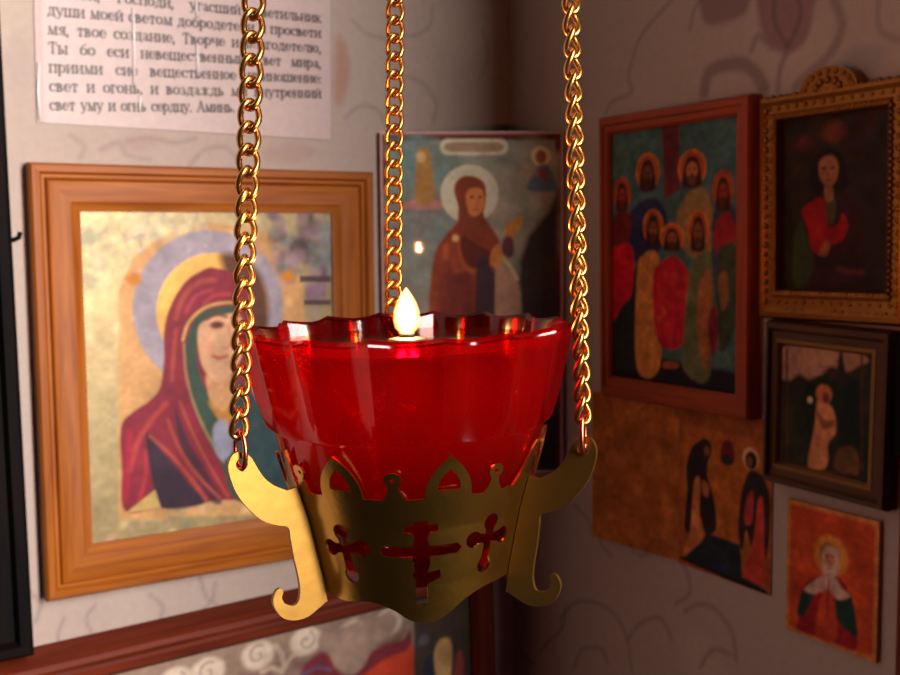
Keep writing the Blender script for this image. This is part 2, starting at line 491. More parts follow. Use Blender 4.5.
wr.line([(296, 197.9), (291.5, 188.9), (290.2, 176.9)], 4, (128, 108, 112), .7, 2)
wr.line([(330.8, 223.6), (336.8, 207.9), (328.8, 193.2), (311.6, 182.7), (304.2, 177.7)], 6, (128, 108, 112), .7, 3)
wr.line([(268.6, 204.3), (273.4, 212.2), (284.9, 203.1)], 4, (128, 108, 112), .6, 2)
wr.poly([(337.3, 189.7), (348.1, 194.9), (365.3, 191.3), (363, 181.7), (347.2, 179.4)], (150, 140, 150), 5, .6)
wr.line([(360.6, 218.1), (362.4, 201.5), (375.4, 194.1)], 3, (128, 108, 112), .6, 2)

WALLPAPER = painted('patterned_wallpaper', rough=.75, var=.05)
def wall_from_paint(pt, name, place, side_far, thick):
    """the papered stretch at full detail, the rest of the wall in large faces round it, with thickness behind"""
    o = pt.panel(name, WALLPAPER, None, .002)
    bm = bmesh.new(); bm.from_mesh(o.data)
    lay = bm.verts.layers.float_color.get('pigment')
    base = tuple(lin(PAPER_COL)) + (0.,)
    x0, x1, y0, y1 = pt.x0 / 1000, (pt.x0 + pt.w) / 1000, pt.y0 / 1000, (pt.y0 + pt.h) / 1000
    Z0, Z1 = -1.1, 1.5
    def slab(a, b, c, d):
        vs = []
        for (x, z) in ((a, c), (b, c), (b, d), (a, d)):
            vs.append(bm.verts.new((x, 0, z)))
        for (x, z) in ((a, c), (b, c), (b, d), (a, d)):
            vs.append(bm.verts.new((x, thick, z)))
        for v in vs: v[lay] = base
        for f in ((0, 1, 2, 3), (7, 6, 5, 4), (0, 4, 5, 1), (1, 5, 6, 2), (2, 6, 7, 3), (3, 7, 4, 0)): bm.faces.new([vs[i] for i in f])
    near = 0.0
    lo, hi = (side_far, x0) if side_far < 0 else (x1, side_far)
    slab(lo, hi, Z0, Z1); slab(x0, x1, y1, Z1); slab(x0, x1, Z0, y0)
    bm.to_mesh(o.data); bm.free()
    o.matrix_world = place
    return tag(o, kind='structure')
wall_from_paint(wp, 'wall_left', Matrix.Identity(4), -1.6, .15)
wall_from_paint(wr, 'wall_right', Matrix.Rotation(-PI / 2, 4, 'Z'), 1.33, .012)
# ------------------------------------------------------------------ pictures on the left wall
VEIL = (132, 34, 52); VEIL_HI = (176, 74, 62); DEEP = (52, 34, 50); GREEN = (52, 74, 60); SKIN = (208, 158, 120)
ICON = painted('gilded_print', rough=.5, spec=.2, bump=.18, bscale=420, mrough=.2)
PRINT = painted('paper_print', rough=.55)
GLOSSY = painted('glossy_print', rough=.4, coat=.55, coat_rough=.03)

# large icon in an oak frame
MO_W, MO_H, MI_W, MI_H = .2525, .2946, .1856, .2285
mary = empty('framed_icon', M=left_wall(-.2649, -.0072, -.53, MO_H / 2))
tag(mary, 'large icon of a woman in a maroon veil in a wide honey-brown wooden frame', 'icon')
fr = link('frame', frame_mesh(MO_W, MO_H, MI_W, MI_H, [(0, .0005), (0, .0125), (.05, .0145), (.18, .0150), (.24, .0120), (.29, .0120), (.33, .0148), (.37, .0128), (.43, .0135), (.80, .0125), (.86, .0108), (1, .0095), (1, .0005), (0, .0005)], cx=-.001, cz=.0015), OAK, mary)
up(fr, MO_H / 2); auto(fr, 30)
p = Paint(190, 233, .8, (152, 134, 96), .34)
p.poly([(-74, -97.7), (-68.6, 59.2), (-57.6, 82.4), (-36.1, 98.9), (-1, 107.3), (36.9, 100.1), (60.3, 82.1), (69.6, 56.3), (67.8, -118)], (196, 148, 96), 2, smooth=False, metal=.08)
# grey-green and mauve scrollwork of the border
for k, (cx_, cy_) in enumerate([(-82.5, 104.5), (-81.8, 88.2), (-83.7, 71.3), (-73.4, 96.3), (-61, 104.5), (-58.6, 91.4), (-45.8, 103.1), (-31.5, 107.3), (-67.2, 79.8), (-17, 111.5), (-6, 113.7), (16.4, 111.7), (31.7, 108.9)]):
    p.scroll(cx_, cy_, 7.5, (140, 134, 110), 1.8, 1 if k % 2 else -1, k * 1.1, .5, .2)
p.blotch(11, 34, -92, -71.2, 60.7, 122.2, 4.5, [(130, 128, 104), (160, 146, 110), (110, 112, 98)], .6, .2)
p.blotch(12, 60, -96.2, 61, -111.4, 188.5, 4.2, [(140, 132, 106), (120, 114, 96), (172, 156, 116), (150, 128, 104)], .6, .35)
p.blotch(13, 50, -68, 1.4, 95.9, 113.1, 4.5, [(150, 144, 118), (126, 120, 112), (190, 168, 120)], .5, .3)
p.blotch(14, 70, 47.1, 92.2, 63.3, 111.3, 6.5, [(96, 78, 96), (160, 132, 140), (120, 130, 128), (70, 52, 60), (176, 140, 130)], .8)
p.blotch(15, 30, 68, 92.1, -112.3, 60.8, 6, [(112, 92, 112), (150, 128, 132), (92, 76, 84)], .7)
p.poly([(66.5, 67), (92.2, 66.3), (92.1, 61.7), (66.4, 62.4)], (84, 60, 64), 1.2, smooth=False)
p.poly([(71.3, 60.8), (87.9, 60.3), (87.7, 49.6), (71.1, 50.2)], (150, 116, 136), 2, smooth=False)
p.poly([(69.4, 48.7), (91.9, 47.9), (91.8, 44.1), (69.4, 44.9)], (90, 64, 70), 1.2, smooth=False)
p.blotch(16, 44, -90.4, 22.5, -133.6, -92.6, 5, [(150, 140, 104), (196, 150, 130), (120, 126, 100), (214, 196, 140)], .6, .3)
# halo
hx, hy = [(-3.5, 44.8)][0]
p.ell(hx, hy, 56, 56.5, (160, 148, 158), 2)
p.blotch(17, 60, hx - 54, hx + 54, hy - 54, hy + 56, 2.2, [(206, 194, 196), (150, 140, 156)], .35)
ix, iy = [(-1.3, 43.3)][0]
p.ell(ix, iy, 42, 42, (176, 134, 66), 2, metal=.35)
p.poly([(5.8, 84.3), (27, 78.2), (39.1, 57.2), (40, 27.4), (31.7, 11.4), (18.1, 28.5), (9.9, 65.4)], (92, 54, 38), 5)  # darker side of the gold disc: its dim reflection painted as pigment
for q in [(-58, 67.9), (56.8, 67.2)]:
    p.ell(q[0], q[1], 5.2, 4.6, (204, 128, 44), 2.5)
p.poly([(-72.1, -43.9), (-66.1, -30.3), (-42.2, -7.5), (-39.5, -105.6), (-74.1, -100.5)], (190, 144, 92), 2, smooth=False)
# mantle
p.poly([(-0.4, 74.3), (17.6, 68.1), (26.4, 50.3), (27.2, 20.6), (24.9, -9), (33.9, -30.8), (60.7, -57.8), (76.7, -90.9), (81.4, -112), (7.2, -97.2), (-15.6, -97.1), (-45, -96), (-69.7, -94.7), (-70.8, -65.3), (-70.5, -35.6), (-62.5, -25.7), (-51.1, -18.9), (-42.3, -9.7), (-38.8, 10.1), (-38.2, 28.5), (-33.4, 46.8), (-22.8, 63.4), (-10.9, 71.7)], VEIL, 1.6)
for a_, w_, c_ in (([(-29.3, 39.5), (-23, 54.9), (-11.1, 64.5), (-0.6, 65.7)], 4, VEIL_HI), ([(-21.9, 43.4), (-14.3, 54.6), (-2.3, 58.5)], 2.5, (182, 64, 74)),
               ([(-8.6, 48.7), (-1, 54.2), (11.1, 55.2)], 2.5, (186, 62, 70)), ([(-33.5, -4.6), (-31.4, 16.7), (-29.5, 30.9)], 3, VEIL_HI),
               ([(-65.3, -66), (-59, -46.7), (-48.7, -32), (-38.3, -21.5)], 4, (178, 66, 60)), ([(-68.7, -85.5), (-66.4, -58.7), (-64.4, -39)], 4, (166, 30, 56)),
               ([(-59, -88.3), (-54.1, -70.2), (-53.6, -54.4)], 3, (178, 50, 58))):
    p.line(a_, w_, c_, .7, 2)
p.poly([(-53.2, -41.6), (-45, -51.1), (-35.3, -63.7), (-22.6, -81.4), (-12.6, -96.8), (-43.5, -96.2), (-50, -75)], DEEP, 2)
p.poly([(-31.2, -25), (-23.2, -49), (-9, -75.7), (1.1, -96.4), (-6.6, -96.9), (-20.8, -71.3), (-30.4, -45.4)], DEEP, 2, .85)
for a_ in ([(-50.4, -43.3), (-35.2, -59.4), (-21, -78.6), (-11, -94.8)], [(-37.3, -33.1), (-29.2, -55.7), (-15.1, -77.9), (-0.4, -94.7)], [(-28.2, -20.9), (-18.6, -46.6), (-5.9, -73.1), (5.7, -94)]):
    p.line(a_, 2.4, (170, 76, 58), .75, 1.4)
# teal lining and robe, right of the face
p.poly([(-19.4, 30.4), (-14.7, 38.8), (-4.2, 44.9), (17, 46.2), (16.9, 41.1), (-1.4, 38.2), (-10.5, 32.9), (-14.5, 20.1), (-14.2, 4.1), (-8.8, -13.8), (2.8, -32.5), (16.1, -53.1), (32.8, -77.7), (40.2, -101.7), (11.8, -97.9), (1.7, -71), (-9.7, -47.5), (-18, -23.2), (-21.7, 0.3), (-22.6, 19.1)], GREEN, 1.3)
p.poly([(14, -11.2), (24.8, -16.5), (38.4, -40.3), (60.5, -67.1), (73.1, -106.1), (32.2, -100.6), (20.4, -68.7), (10.2, -40.6)], (44, 66, 70), 2)
p.line([(-24.7, 23.5), (-20.7, 34.8), (-11.7, 43.7), (0.4, 48.3), (18.6, 49.1)], 2.2, (200, 160, 90), .9, 1.2)
p.line([(-24.1, 20.6), (-23.2, -1.1), (-18, -23.2), (-9.6, -44.5), (3.3, -68.2)], 1.8, (168, 142, 96), .7, 1.2)
# face and neck
p.poly([(-13.5, 30.1), (-7.4, 37), (4.7, 40.1), (18.4, 39.5), (21, 21), (17.6, 6.4), (9.6, -4.9), (0.3, -10.1), (-7, -3.7), (-12.6, 9.8)], SKIN, 1.6)
p.poly([(-8.5, -3.6), (0.3, -10.1), (11.1, -5), (12.2, -22.9), (5.6, -40.1), (-4.6, -25.9)], (198, 146, 100), 2)
p.poly([(-7.5, -22.7), (2.8, -29.5), (12.1, -25.9), (11.7, -40.7), (4.1, -41.5)], (176, 122, 48), 2.4, .9)
p.ell(*[(0.7, 33)][0], 5.4, 2.8, (96, 40, 40), 1.8)
p.ell(*[(17.4, 30.8)][0], 3.4, 2.4, (104, 44, 46), 1.6)
p.line([(-6.6, 37.7), (0.2, 41.1), (7.7, 38.6)], 2.6, (104, 54, 44), .85, 1.4)
p.line([(12.2, 37.6), (18.4, 38.8)], 1.6, (120, 66, 52), .8, 1.4)
p.line([(9, 33.4), (11, 21.5), (7.8, 15.8), (4.1, 16.8)], 1.6, (190, 120, 90), .8, 1.4)
p.line([(-2.9, 10.6), (1.6, 8.9), (7.7, 10)], 2.6, (178, 74, 66), .85, 1.4)
p.ell(*[(-5.7, 16.6)][0], 4, 6, (228, 156, 122), 3, .6)
p.poly([(-3.5, -40.7), (4.2, -37), (10.1, -46.5), (9.7, -61.5), (1.9, -66.6), (-3.9, -55.5)], (150, 150, 172), 2.4, .9)
p.poly([(-69.1, -96.2), (-54.7, -86.7), (-48.1, -82.5), (-44.2, -96.1)], (190, 158, 96), 1.4, smooth=False)
p.mottle(1, .10, 14)
q = p.panel('picture', ICON, mary, .003, .0078)
up(q, MO_H / 2 + .0015, -.001)

# printed prayer in a plastic sleeve
SHW, SHH = 213.5, 160.0
sheet = empty('prayer_sheet', M=left_wall(-.2723, .2459, -1.32, SHH / 2000))
tag(sheet, 'white typed sheet in a clear sleeve above the large wooden framed icon', 'printed sheet')
p = Paint(SHW, SHH, .45, (196, 174, 170))
TEXT = ['Возжги, Господи, угасший светильник', 'души моей светом добродетели и просвети', 'мя, твое создание, Творче и Благодетелю,',
        'Ты бо еси невещественный Свет мира,', 'приими сие вещественное приношение:', 'свет и огонь, и воздаждь ми внутренний', 'свет уму и огнь сердцу. Аминь.']
# letters are drawn stroke by stroke: heavy uprights with serifs, light joins (x-height 1)
def EL(cx_, cy_, rx, ry, a0=0, a1=360): return [(cx_ + rx * math.cos(math.radians(t)), cy_ + ry * math.sin(math.radians(t))) for t in np.linspace(a0, a1, 13)]
def V(x, y0=0., y1=1., top=True, bot=True):
    o = [('k', [(x, y0), (x, y1)])]
    if bot: o.append(('t', [(x - .17, y0), (x + .17, y0)]))
    if top: o.append(('t', [(x - .17, y1), (x + .17, y1)]))
    return o
def T(*p_): return [('t', list(p_))]
def K(*p_): return [('k', list(p_))]
def RND(cx_, cy_, rx, ry): return T(*EL(cx_, cy_, rx, ry)) + K(*EL(cx_, cy_, rx, ry, 140, 220)) + K(*EL(cx_, cy_, rx, ry, -40, 40))
def BOWL(x, cy_, rx, ry): return T(*EL(x, cy_, rx, ry, -90, 90)) + K(*EL(x, cy_, rx, ry, -45, 45))
GLYPH = {
 'о': (1.0, RND(.5, .5, .38, .5)), 'с': (.9, T(*EL(.5, .5, .38, .5, 40, 320)) + K(*EL(.5, .5, .38, .5, 135, 225)) + K((.78, .86), (.79, .76))),
 'е': (.92, T(*EL(.5, .5, .38, .5, 0, 325)) + K(*EL(.5, .5, .38, .5, 130, 230)) + T((.12, .55), (.88, .55))),
 'а': (.92, V(.66, .06, .8, False, False) + T((.66, .8), (.5, 1.), (.28, .97), (.18, .8)) + T((.66, .58), (.3, .45), (.14, .25), (.3, .02), (.66, .2)) + T((.66, .06), (.8, 0), (.9, .1))),
 'и': (1.15, V(.22) + V(.92) + T((.22, .08), (.92, .92))), 'й': (1.15, V(.22) + V(.92) + T((.22, .08), (.92, .92)) + T((.4, 1.4), (.57, 1.24), (.74, 1.4))),
 'н': (1.15, V(.22) + V(.92) + T((.22, .5), (.92, .5))), 'п': (1.15, V(.22) + V(.92) + T((.1, 1), (1.04, 1))),
 'т': (.95, V(.48) + T((.08, .74), (.1, 1), (.86, 1), (.88, .74))), 'м': (1.35, T((.2, 0), (.26, 1)) + T((.06, 0), (.36, 0)) + K((.26, 1), (.66, .02)) + T((.66, .02), (1.06, 1)) + V(1.1)),
 'ш': (1.6, V(.22) + V(.8) + V(1.38) + T((.1, 0), (1.5, 0))), 'щ': (1.65, V(.22) + V(.8) + V(1.38) + T((.1, 0), (1.6, 0), (1.6, -.28))),
 'л': (1.1, T((.08, .04), (.24, .1), (.36, 1)) + T((.25, 1), (.95, 1)) + V(.86)), 'д': (1.1, T((.2, .0), (.36, .4), (.42, 1)) + V(.82, 0, 1, False, False) + T((.3, 1), (.95, 1)) + T((.08, -.3), (.08, 0), (1.02, 0), (1.02, -.3))),
 'в': (.95, V(.2) + BOWL(.3, .76, .34, .24) + BOWL(.3, .26, .46, .26) + T((.2, .52), (.4, .52))), 'г': (.8, V(.22) + T((.1, 1), (.72, 1), (.74, .72))),
 'б': (1.0, RND(.5, .46, .38, .46) + T((.13, .5), (.16, .95), (.4, 1.25), (.84, 1.45))), 'ж': (1.45, V(.72) + T((.1, .02), (.3, .1), (.62, .52), (.3, .96), (.14, .94)) + T((1.34, .02), (1.14, .1), (.82, .52), (1.14, .96), (1.3, .94))),
 'з': (.85, T(*EL(.38, .76, .28, .24, 150, -90)) + T(*EL(.38, .26, .36, .26, 90, -160)) + K(*EL(.38, .26, .36, .26, 40, -40))),
 'к': (1.05, V(.22) + T((.24, .5), (.5, .56), (.74, .96), (.9, .96)) + K((.46, .55), (.88, .02)) + T((.8, 0), (1.02, 0))),
 'р': (1.05, V(.22, -.42, 1) + RND(.56, .5, .36, .5)), 'у': (1.0, K((.14, 1), (.52, .06)) + T((.9, 1), (.42, -.32), (.24, -.42), (.1, -.32)) + T((0, 1), (.3, 1)) + T((.74, 1), (1, 1))),
 'х': (1.0, K((.14, 1), (.86, 0)) + T((.86, 1), (.14, 0)) + T((0, 0), (.28, 0)) + T((.7, 1), (1, 1))), 'ц': (1.15, V(.22) + V(.9) + T((.1, 0), (1.1, 0), (1.1, -.28))),
 'ч': (1.1, V(.22, .5, 1, True, False) + V(.86) + T((.22, .6), (.34, .44), (.86, .52))), 'ь': (.95, V(.22) + BOWL(.3, .28, .48, .28)), 'ы': (1.35, V(.22) + BOWL(.3, .28, .42, .28) + V(1.12)), 'я': (1.0, V(.78) + T(*EL(.72, .74, .5, .26, 90, 270)) + K(*EL(.72, .74, .5, .26, 140, 220)) + T((.56, .48), (.34, .06), (.08, .02))),
 'ю': (1.5, V(.22) + T((.22, .5), (.62, .5)) + RND(.98, .5, .36, .5)),
 'В': (1.15, V(.24, 0, 1.45) + BOWL(.34, 1.1, .46, .35) + BOWL(.34, .38, .58, .38)), 'Г': (1.05, V(.26, 0, 1.45) + T((.1, 1.45), (.94, 1.45), (.96, 1.1))), 'Т': (1.2, V(.6, 0, 1.45) + T((.08, 1.1), (.1, 1.45), (1.1, 1.45), (1.12, 1.1))),
 'Б': (1.15, V(.26, 0, 1.45) + T((.1, 1.45), (.94, 1.45), (.96, 1.15)) + BOWL(.36, .4, .56, .4)), 'С': (1.2, T(*EL(.62, .72, .5, .73, 45, 315)) + K(*EL(.62, .72, .5, .73, 140, 220)) + K((1.0, 1.24), (1.02, 1.06))),
 'А': (1.35, T((.16, 0), (.66, 1.45)) + K((.66, 1.45), (1.16, 0)) + T((.34, .5), (1.0, .5)) + T((0, 0), (.34, 0)) + T((.98, 0), (1.34, 0))),
 ',': (.4, K((.16, .06), (.2, 0), (.12, -.25))), '.': (.4, K((.18, .03), (.22, .03))), ':': (.4, K((.2, .05), (.22, .05)) + K((.2, .75), (.22, .75)))}
XH = 4.9
for k, ln in enumerate(TEXT):
    ws = ln.split()
    wid = [sum(GLYPH[c][0] + .04 for c in w) * XH for w in ws]
    sx = 1.0
    gap = (198.0 - sum(wid)) / (len(ws) - 1)
    if gap < 2.6: sx = (198.0 - 2.6 * (len(ws) - 1)) / sum(wid); gap = 2.6
    if k == len(TEXT) - 1: sx, gap = .88, 3.4
    x = 0.0
    yl, yr = -9.6 - 12.4 * (k - 1), -3.9 - 11.2 * (k - 1)
    for w in ws:
        for c in w:
            gw, st = GLYPH[c]
            for kind, pts in st:
                Q = []
                for (px_, py_) in pts:
                    X_ = x + px_ * XH * sx; t = X_ / 198.0
                    Q.append((X_ - 98.6, py_ * XH * (1 - .08 * t) + yl + (yr - yl) * t))
                p.line(Q, 1.35 if kind == 'k' else .75, (34, 26, 30), 1., .75, smooth=False)
            x += (gw + .04) * XH * sx
        x += gap
q = p.panel('sheet', PRINT, sheet, .0006, .0012); up(q, SHH / 2000)
# sleeve: creased clear film
nx, nz = 214, 40
vs, fs = [], []
for j in range(nz + 1):
    for i in range(nx + 1):
        x = -.1082 + .2164 * i / nx; z = -.0808 + .162 * j / nz
        d = .0020
        for (x0, z0, z1, h, s_) in ((-.1052, -.09, .09, .0010, .0014),):
            if z0 < z < z1: d += h * math.exp(-((x - x0 - .0006 * math.sin(z * 400)) / s_) ** 2)
        vs.append((x, -d, z))
for j in range(nz):
    for i in range(nx):
        a_ = j * (nx + 1) + i
        fs.append((a_, a_ + 1, a_ + nx + 2, a_ + nx + 1))
sl_ = link('plastic_sleeve', mesh(vs, fs), SLEEVE, sheet, True); up(sl_, SHH / 2000)
tag(sl_, 'clear creased plastic sleeve')
CREASE_GLINT = principled('painted_crease_glint', (236, 226, 226), rough=.35)  # white strips stand in for the highlights along the sleeve's creases
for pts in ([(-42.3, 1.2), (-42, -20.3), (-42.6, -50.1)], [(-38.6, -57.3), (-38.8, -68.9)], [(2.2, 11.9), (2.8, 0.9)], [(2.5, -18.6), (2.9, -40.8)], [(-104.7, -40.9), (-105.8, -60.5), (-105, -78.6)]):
    c_ = link('crease_glint', tube([(x / 1000, -.0022, z / 1000 + SHH / 2000) for x, z in pts], .0008, 8), CREASE_GLINT, sheet, True)
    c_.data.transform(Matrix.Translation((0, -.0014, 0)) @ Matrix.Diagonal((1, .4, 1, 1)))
    c_['label'] = 'white strip standing for the highlight on a plastic fold'

# lower framed picture, mostly below the view
BW, BH = .447, .300
low = empty('framed_picture', M=left_wall(-.2465, -.3335, 1.3, BH / 2))
tag(low, 'wide red-brown framed picture with white scrolls, at the bottom edge under the lamp', 'framed picture')
fr = link('frame', frame_mesh(BW, BH, BW - .056, BH - .056, [(0, .0005), (0, .003), (.30, .0200), (.42, .0215), (.55, .0200), (.62, .0212), (.85, .0190), (1, .0140), (1, .0005), (0, .0005)]), REDWOOD, low)
up(fr, BH / 2); auto(fr, 30)
p = Paint(394, 248, 1.1, (150, 124, 108))
p.blotch(21, 60, -138.9, 146.9, 18.2, 154.6, 7, [(126, 92, 86), (168, 142, 122), (140, 110, 100)], .5)
for cx_, cy_, r_, tn in [(q[0], q[1], 9, t_) for q, t_ in zip([(6.1, 108.8), (45.7, 110.3), (-33.2, 105.5), (-57.3, 104.2), (117.8, 109), (85.2, 106.6)], (1, -1, 1, -1, 1, -1))]:
    p.ell(cx_, cy_, 13, 11, (214, 194, 174), 3, .95)
    p.scroll(cx_, cy_, 8, (140, 110, 100), 2, tn, 1.0, .6)
    p.poly([(cx_ - 16, cy_ - 10), (cx_, cy_ - 15), (cx_ + 16, cy_ - 10), (cx_ + 5, cy_ - 24), (cx_ - 5, cy_ - 24)], (118, 78, 74), 4, .7)
for a_ in ([(26.5, 93.4), (25.4, 104.1), (20.9, 112.3)], [(26.5, 93.4), (33.5, 101.2), (40.3, 102.8)], [(24.7, 90.7), (16.8, 95.9), (8.6, 94.8)]):
    p.line(a_, 4, (196, 172, 150), .9, 2)
p.poly([(55.8, 108.7), (75, 113.9), (107.2, 116.4), (125.4, 112.3), (121, 98.1), (102.4, 90.8), (92.7, 76.5), (81.9, 74.3), (68.4, 86)], (160, 132, 116), 3)
p.poly([(39.1, 80.5), (48.3, 94.3), (62.1, 97.4), (70, 82.3), (81.9, 72.6), (94.6, 77.7), (104.1, 88.7), (130, 90.9), (139.4, 88.6), (135.1, -14.1), (35.8, 16.1)], (120, 40, 50), 3)
p.poly([(86.6, 59.7), (97.9, 71.8), (112.8, 78.1), (131.5, 80.3), (140.7, 76.3), (136.6, -23.4), (83.4, -6.9)], (196, 62, 36), 3)
p.line([(40.9, 83.2), (53, 86.6), (64.8, 82)], 3, (96, 84, 120), .8, 2)
p.poly([(142.6, 122), (136.6, -23.4), (199.6, -42.9), (205.5, 125.8)], (70, 56, 48), 2, smooth=False)
p.poly([(160.5, 40), (159.7, 69.8), (166, 82.2), (175.8, 79.9), (177.1, 62), (172.1, 36.8)], (206, 160, 104), 2.5)
p.ell(*[(150.7, 85.9)][0], 5, 5, (96, 96, 100), 3, .8)
p.poly([(148.9, 43), (149.8, 65.4), (157.8, 70.3), (160.5, 40)], (40, 44, 56), 2.5)
p.poly([(179, 35), (181.1, 62.7), (187.2, 66.5), (188, 32.6)], (150, 70, 60), 2.5)
p.mottle(3, .10, 16)
q = p.panel('picture', PRINT, low, .003, .011); up(q, BH / 2)

# black frame at the far left
HW, HH = .200, .634
drk = empty('black_picture_frame', M=left_wall(-.5042, .133, 0, HH / 2))
tag(drk, 'tall black-stained wooden frame cut off by the left edge of the view', 'picture frame')
fr = link('frame', frame_mesh(HW, HH, HW - .07, HH - .07, [(0, .0005), (0, .024), (.08, .028), (.25, .0285), (.32, .022), (.6, .021), (.68, .025), (.85, .024), (1, .014), (1, .0005), (0, .0005)]), BLACKWOOD, drk)
up(fr, HH / 2); auto(fr, 30)
p = Paint(136, 570, 6, (34, 24, 22)); p.ell(0, 40, 40, 120, (70, 40, 30), 12); q = p.panel('picture', PRINT, drk, .003, .010); up(q, HH / 2)
kb = link('hook', tube([(HW / 2 - .004, -.022, .275), (HW / 2 + .001, -.024, .275), (HW / 2 + .004, -.025, .2765), (HW / 2 + .005, -.0255, .280)], .0016, 8), BLACKWOOD, drk, True)

# ------------------------------------------------------------------ glossy icon set across the corner
CW, CH = .1448, .2729
ctr = empty('corner_icon', M=wall_matrix((-.1259, 0, 0), -math.radians(30.085), .0729, .0338, -.3, CH / 2))
tag(ctr, 'glossy icon of a standing saint with pale halo, across the corner behind the flame', 'icon')
p = Paint(CW * 1000, CH * 1000, .8, (206, 160, 156))
p.poly([(-70.4, -134), (70.4, -134), (70.4, 134.4), (-70.4, 134.4)], (92, 32, 28), .8, smooth=False)
p.poly([(-65.6, -129), (65.6, -129), (65.6, 129.6), (-65.6, 129.6)], (120, 124, 106), 1, smooth=False)
p.blotch(31, 50, -69.9, -13.1, 44, 133.4, 12, [(84, 120, 118), (100, 126, 118), (112, 118, 104)], .5)
p.blotch(32, 50, 14, 66.5, 43.3, 122, 12, [(160, 144, 120), (150, 136, 120), (136, 128, 104)], .5)
p.blotch(33, 40, -69.2, -25.3, -19.5, 83.7, 12, [(118, 104, 92), (110, 112, 104), (128, 96, 80)], .5)
p.poly([(68, 90.5), (60.1, 73.3), (44.2, 54.6), (37.8, 34.1), (37.5, -142.3), (68.4, -142.7)], (44, 36, 36), 4, smooth=False)
p.blotch(34, 26, 37.6, 66.8, -126.2, 43.5, 9, [(36, 34, 40), (58, 44, 40)], .5)
# cloud figures in the upper corners
p.poly([(-53.7, 80.4), (-41, 85), (-25.3, 81.8), (-23.8, 77.1), (-41.1, 75.7), (-53.7, 77.3)], (176, 112, 104), 2.4)
p.poly([(-44.2, 81.9), (-43.9, 110), (-40.6, 122.4), (-34.3, 123.9), (-31.3, 108.4), (-30, 83.4)], (156, 112, 56), 3)
p.ell(*[(-39.9, 116.9)][0], 4, 4.5, (188, 150, 96), 2)
p.ell(*[(54.5, 117.1)][0], 7.6, 7.6, (222, 184, 130), 1.5); p.ell(*[(54.5, 116.4)][0], 4.4, 5.6, (140, 76, 44), 1.5)
p.poly([(43.4, 91.5), (49, 103.2), (53.7, 110.1), (60, 109.3), (64.8, 99.9), (68, 90.5), (58.5, 89)], (84, 100, 116), 2)
p.poly([(51.3, 101.6), (54.5, 107.8), (58.5, 106.2), (58.5, 98.4)], (130, 60, 60), 1.6); p.line([(41.1, 106.3), (47.4, 104.7), (52.1, 103.1)], 2, (160, 100, 70), .8, 1.5)
# title cartouche
p.poly([(-24.9, 124.6), (-21.7, 130), (-12.3, 130.7), (16, 130.6), (25.4, 129.7), (28.5, 124.3), (25.3, 118.9), (15.9, 118.2), (-12.4, 118.3), (-21.8, 119.2)], (214, 190, 150), 1.2)
p.poly([(-21.8, 124.6), (-18.6, 127.7), (-10.8, 128.4), (14.4, 128.2), (22.2, 127.4), (25.4, 124.3), (22.2, 121.2), (14.3, 120.5), (-10.8, 120.6), (-18.7, 121.5)], (150, 124, 96), 1.2)
# the saint
p.ell(*[(-2, 87.9)][0], 22.6, 22.6, (236, 192, 148), 1.4)
p.poly([(-24, 52), (-17.6, 59.8), (-11.2, 66), (-1.7, 67.5), (10.9, 65.8), (18.8, 56.3), (22, 46.8), (18.7, 34.2), (17, 4), (18.5, -20), (21.3, -142), (-38.6, -141.2), (-35.8, -19.4), (-32.1, 28.3), (-28.8, 44.1)], (128, 52, 32), 2)
p.poly([(-14.2, 89.5), (-12.6, 97.3), (-6.2, 102), (3.2, 101.1), (10.3, 95.6), (11, 83.1), (9.4, 72.1), (12.5, 62.7), (6.1, 51.7), (-6.6, 51.8), (-11.2, 66), (-11.1, 78.6)], (118, 50, 32), 1.4)
p.poly([(-4.7, 87.9), (0, 92.6), (7.9, 90.9), (9.4, 80), (6.2, 72.2), (-0.1, 70.6), (-4, 76.9)], (196, 108, 56), 1.3)
p.ell(*[(-0, 85.5)][0], 1.8, 1.0, (70, 30, 24), 1); p.ell(*[(6.3, 85.5)][0], 1.6, 1.0, (70, 30, 24), 1)
p.line([(3.9, 84.7), (4.7, 79.2), (2.3, 78.5)], 1, (150, 76, 44), .8, 1); p.line([(-0.1, 75.3), (4.7, 75.3)], 1.2, (140, 50, 40), .8, 1)
for a_ in ([(-20.8, 47.2), (-22.6, 28.2), (-21.2, 4.4)], [(-9.7, 51.8), (-6.7, 34.4), (1.2, 26.4)], [(-16.3, 26.6), (-6.7, 26.5), (4.4, 29.6)]):
    p.line(a_, 4, (176, 84, 46), .6, 3)
p.poly([(-8.1, 55), (6.1, 47), (15.6, 40.6), (10.8, 31.1), (-0.4, 29.6), (-8.2, 39.2)], (84, 28, 26), 2)
p.poly([(2.8, 26.4), (15.5, 27.9), (18.6, 4), (18.1, -142), (3.5, -141.8)], (44, 38, 48), 2, .9)
p.poly([(-25.8, 23.5), (-13.1, 26.6), (-2, 24.9), (-0.5, 4.2), (0.2, -141.7), (-28.9, -141.3)], (100, 36, 34), 3, .8)
p.poly([(18.7, 23.1), (26.7, 27.8), (36.2, 16.6), (39.3, -12.2), (40.9, -84.9), (19.9, -84.6)], (168, 126, 100), 2)
p.line([(24.3, 37.3), (29.9, 30.9), (35.4, 20.6)], 3.4, (206, 170, 122), .9, 1.2)
p.poly([(14, 34.3), (15.6, 43.7), (20.4, 48.4), (23.5, 42.1), (24.3, 34.2), (18.7, 29.5)], (206, 116, 56), 1.4)
p.poly([(26.7, 53.1), (26.8, 62.6), (33.1, 67.2), (39.5, 70.3), (40.2, 66.4), (36.3, 59.3), (31.5, 53.1)], (212, 122, 50), 1.4)
p.poly([(23.5, 42.1), (25.1, 53.1), (31.5, 53.1), (33.1, 43.6), (29.9, 37.3)], (92, 44, 60), 1.6)
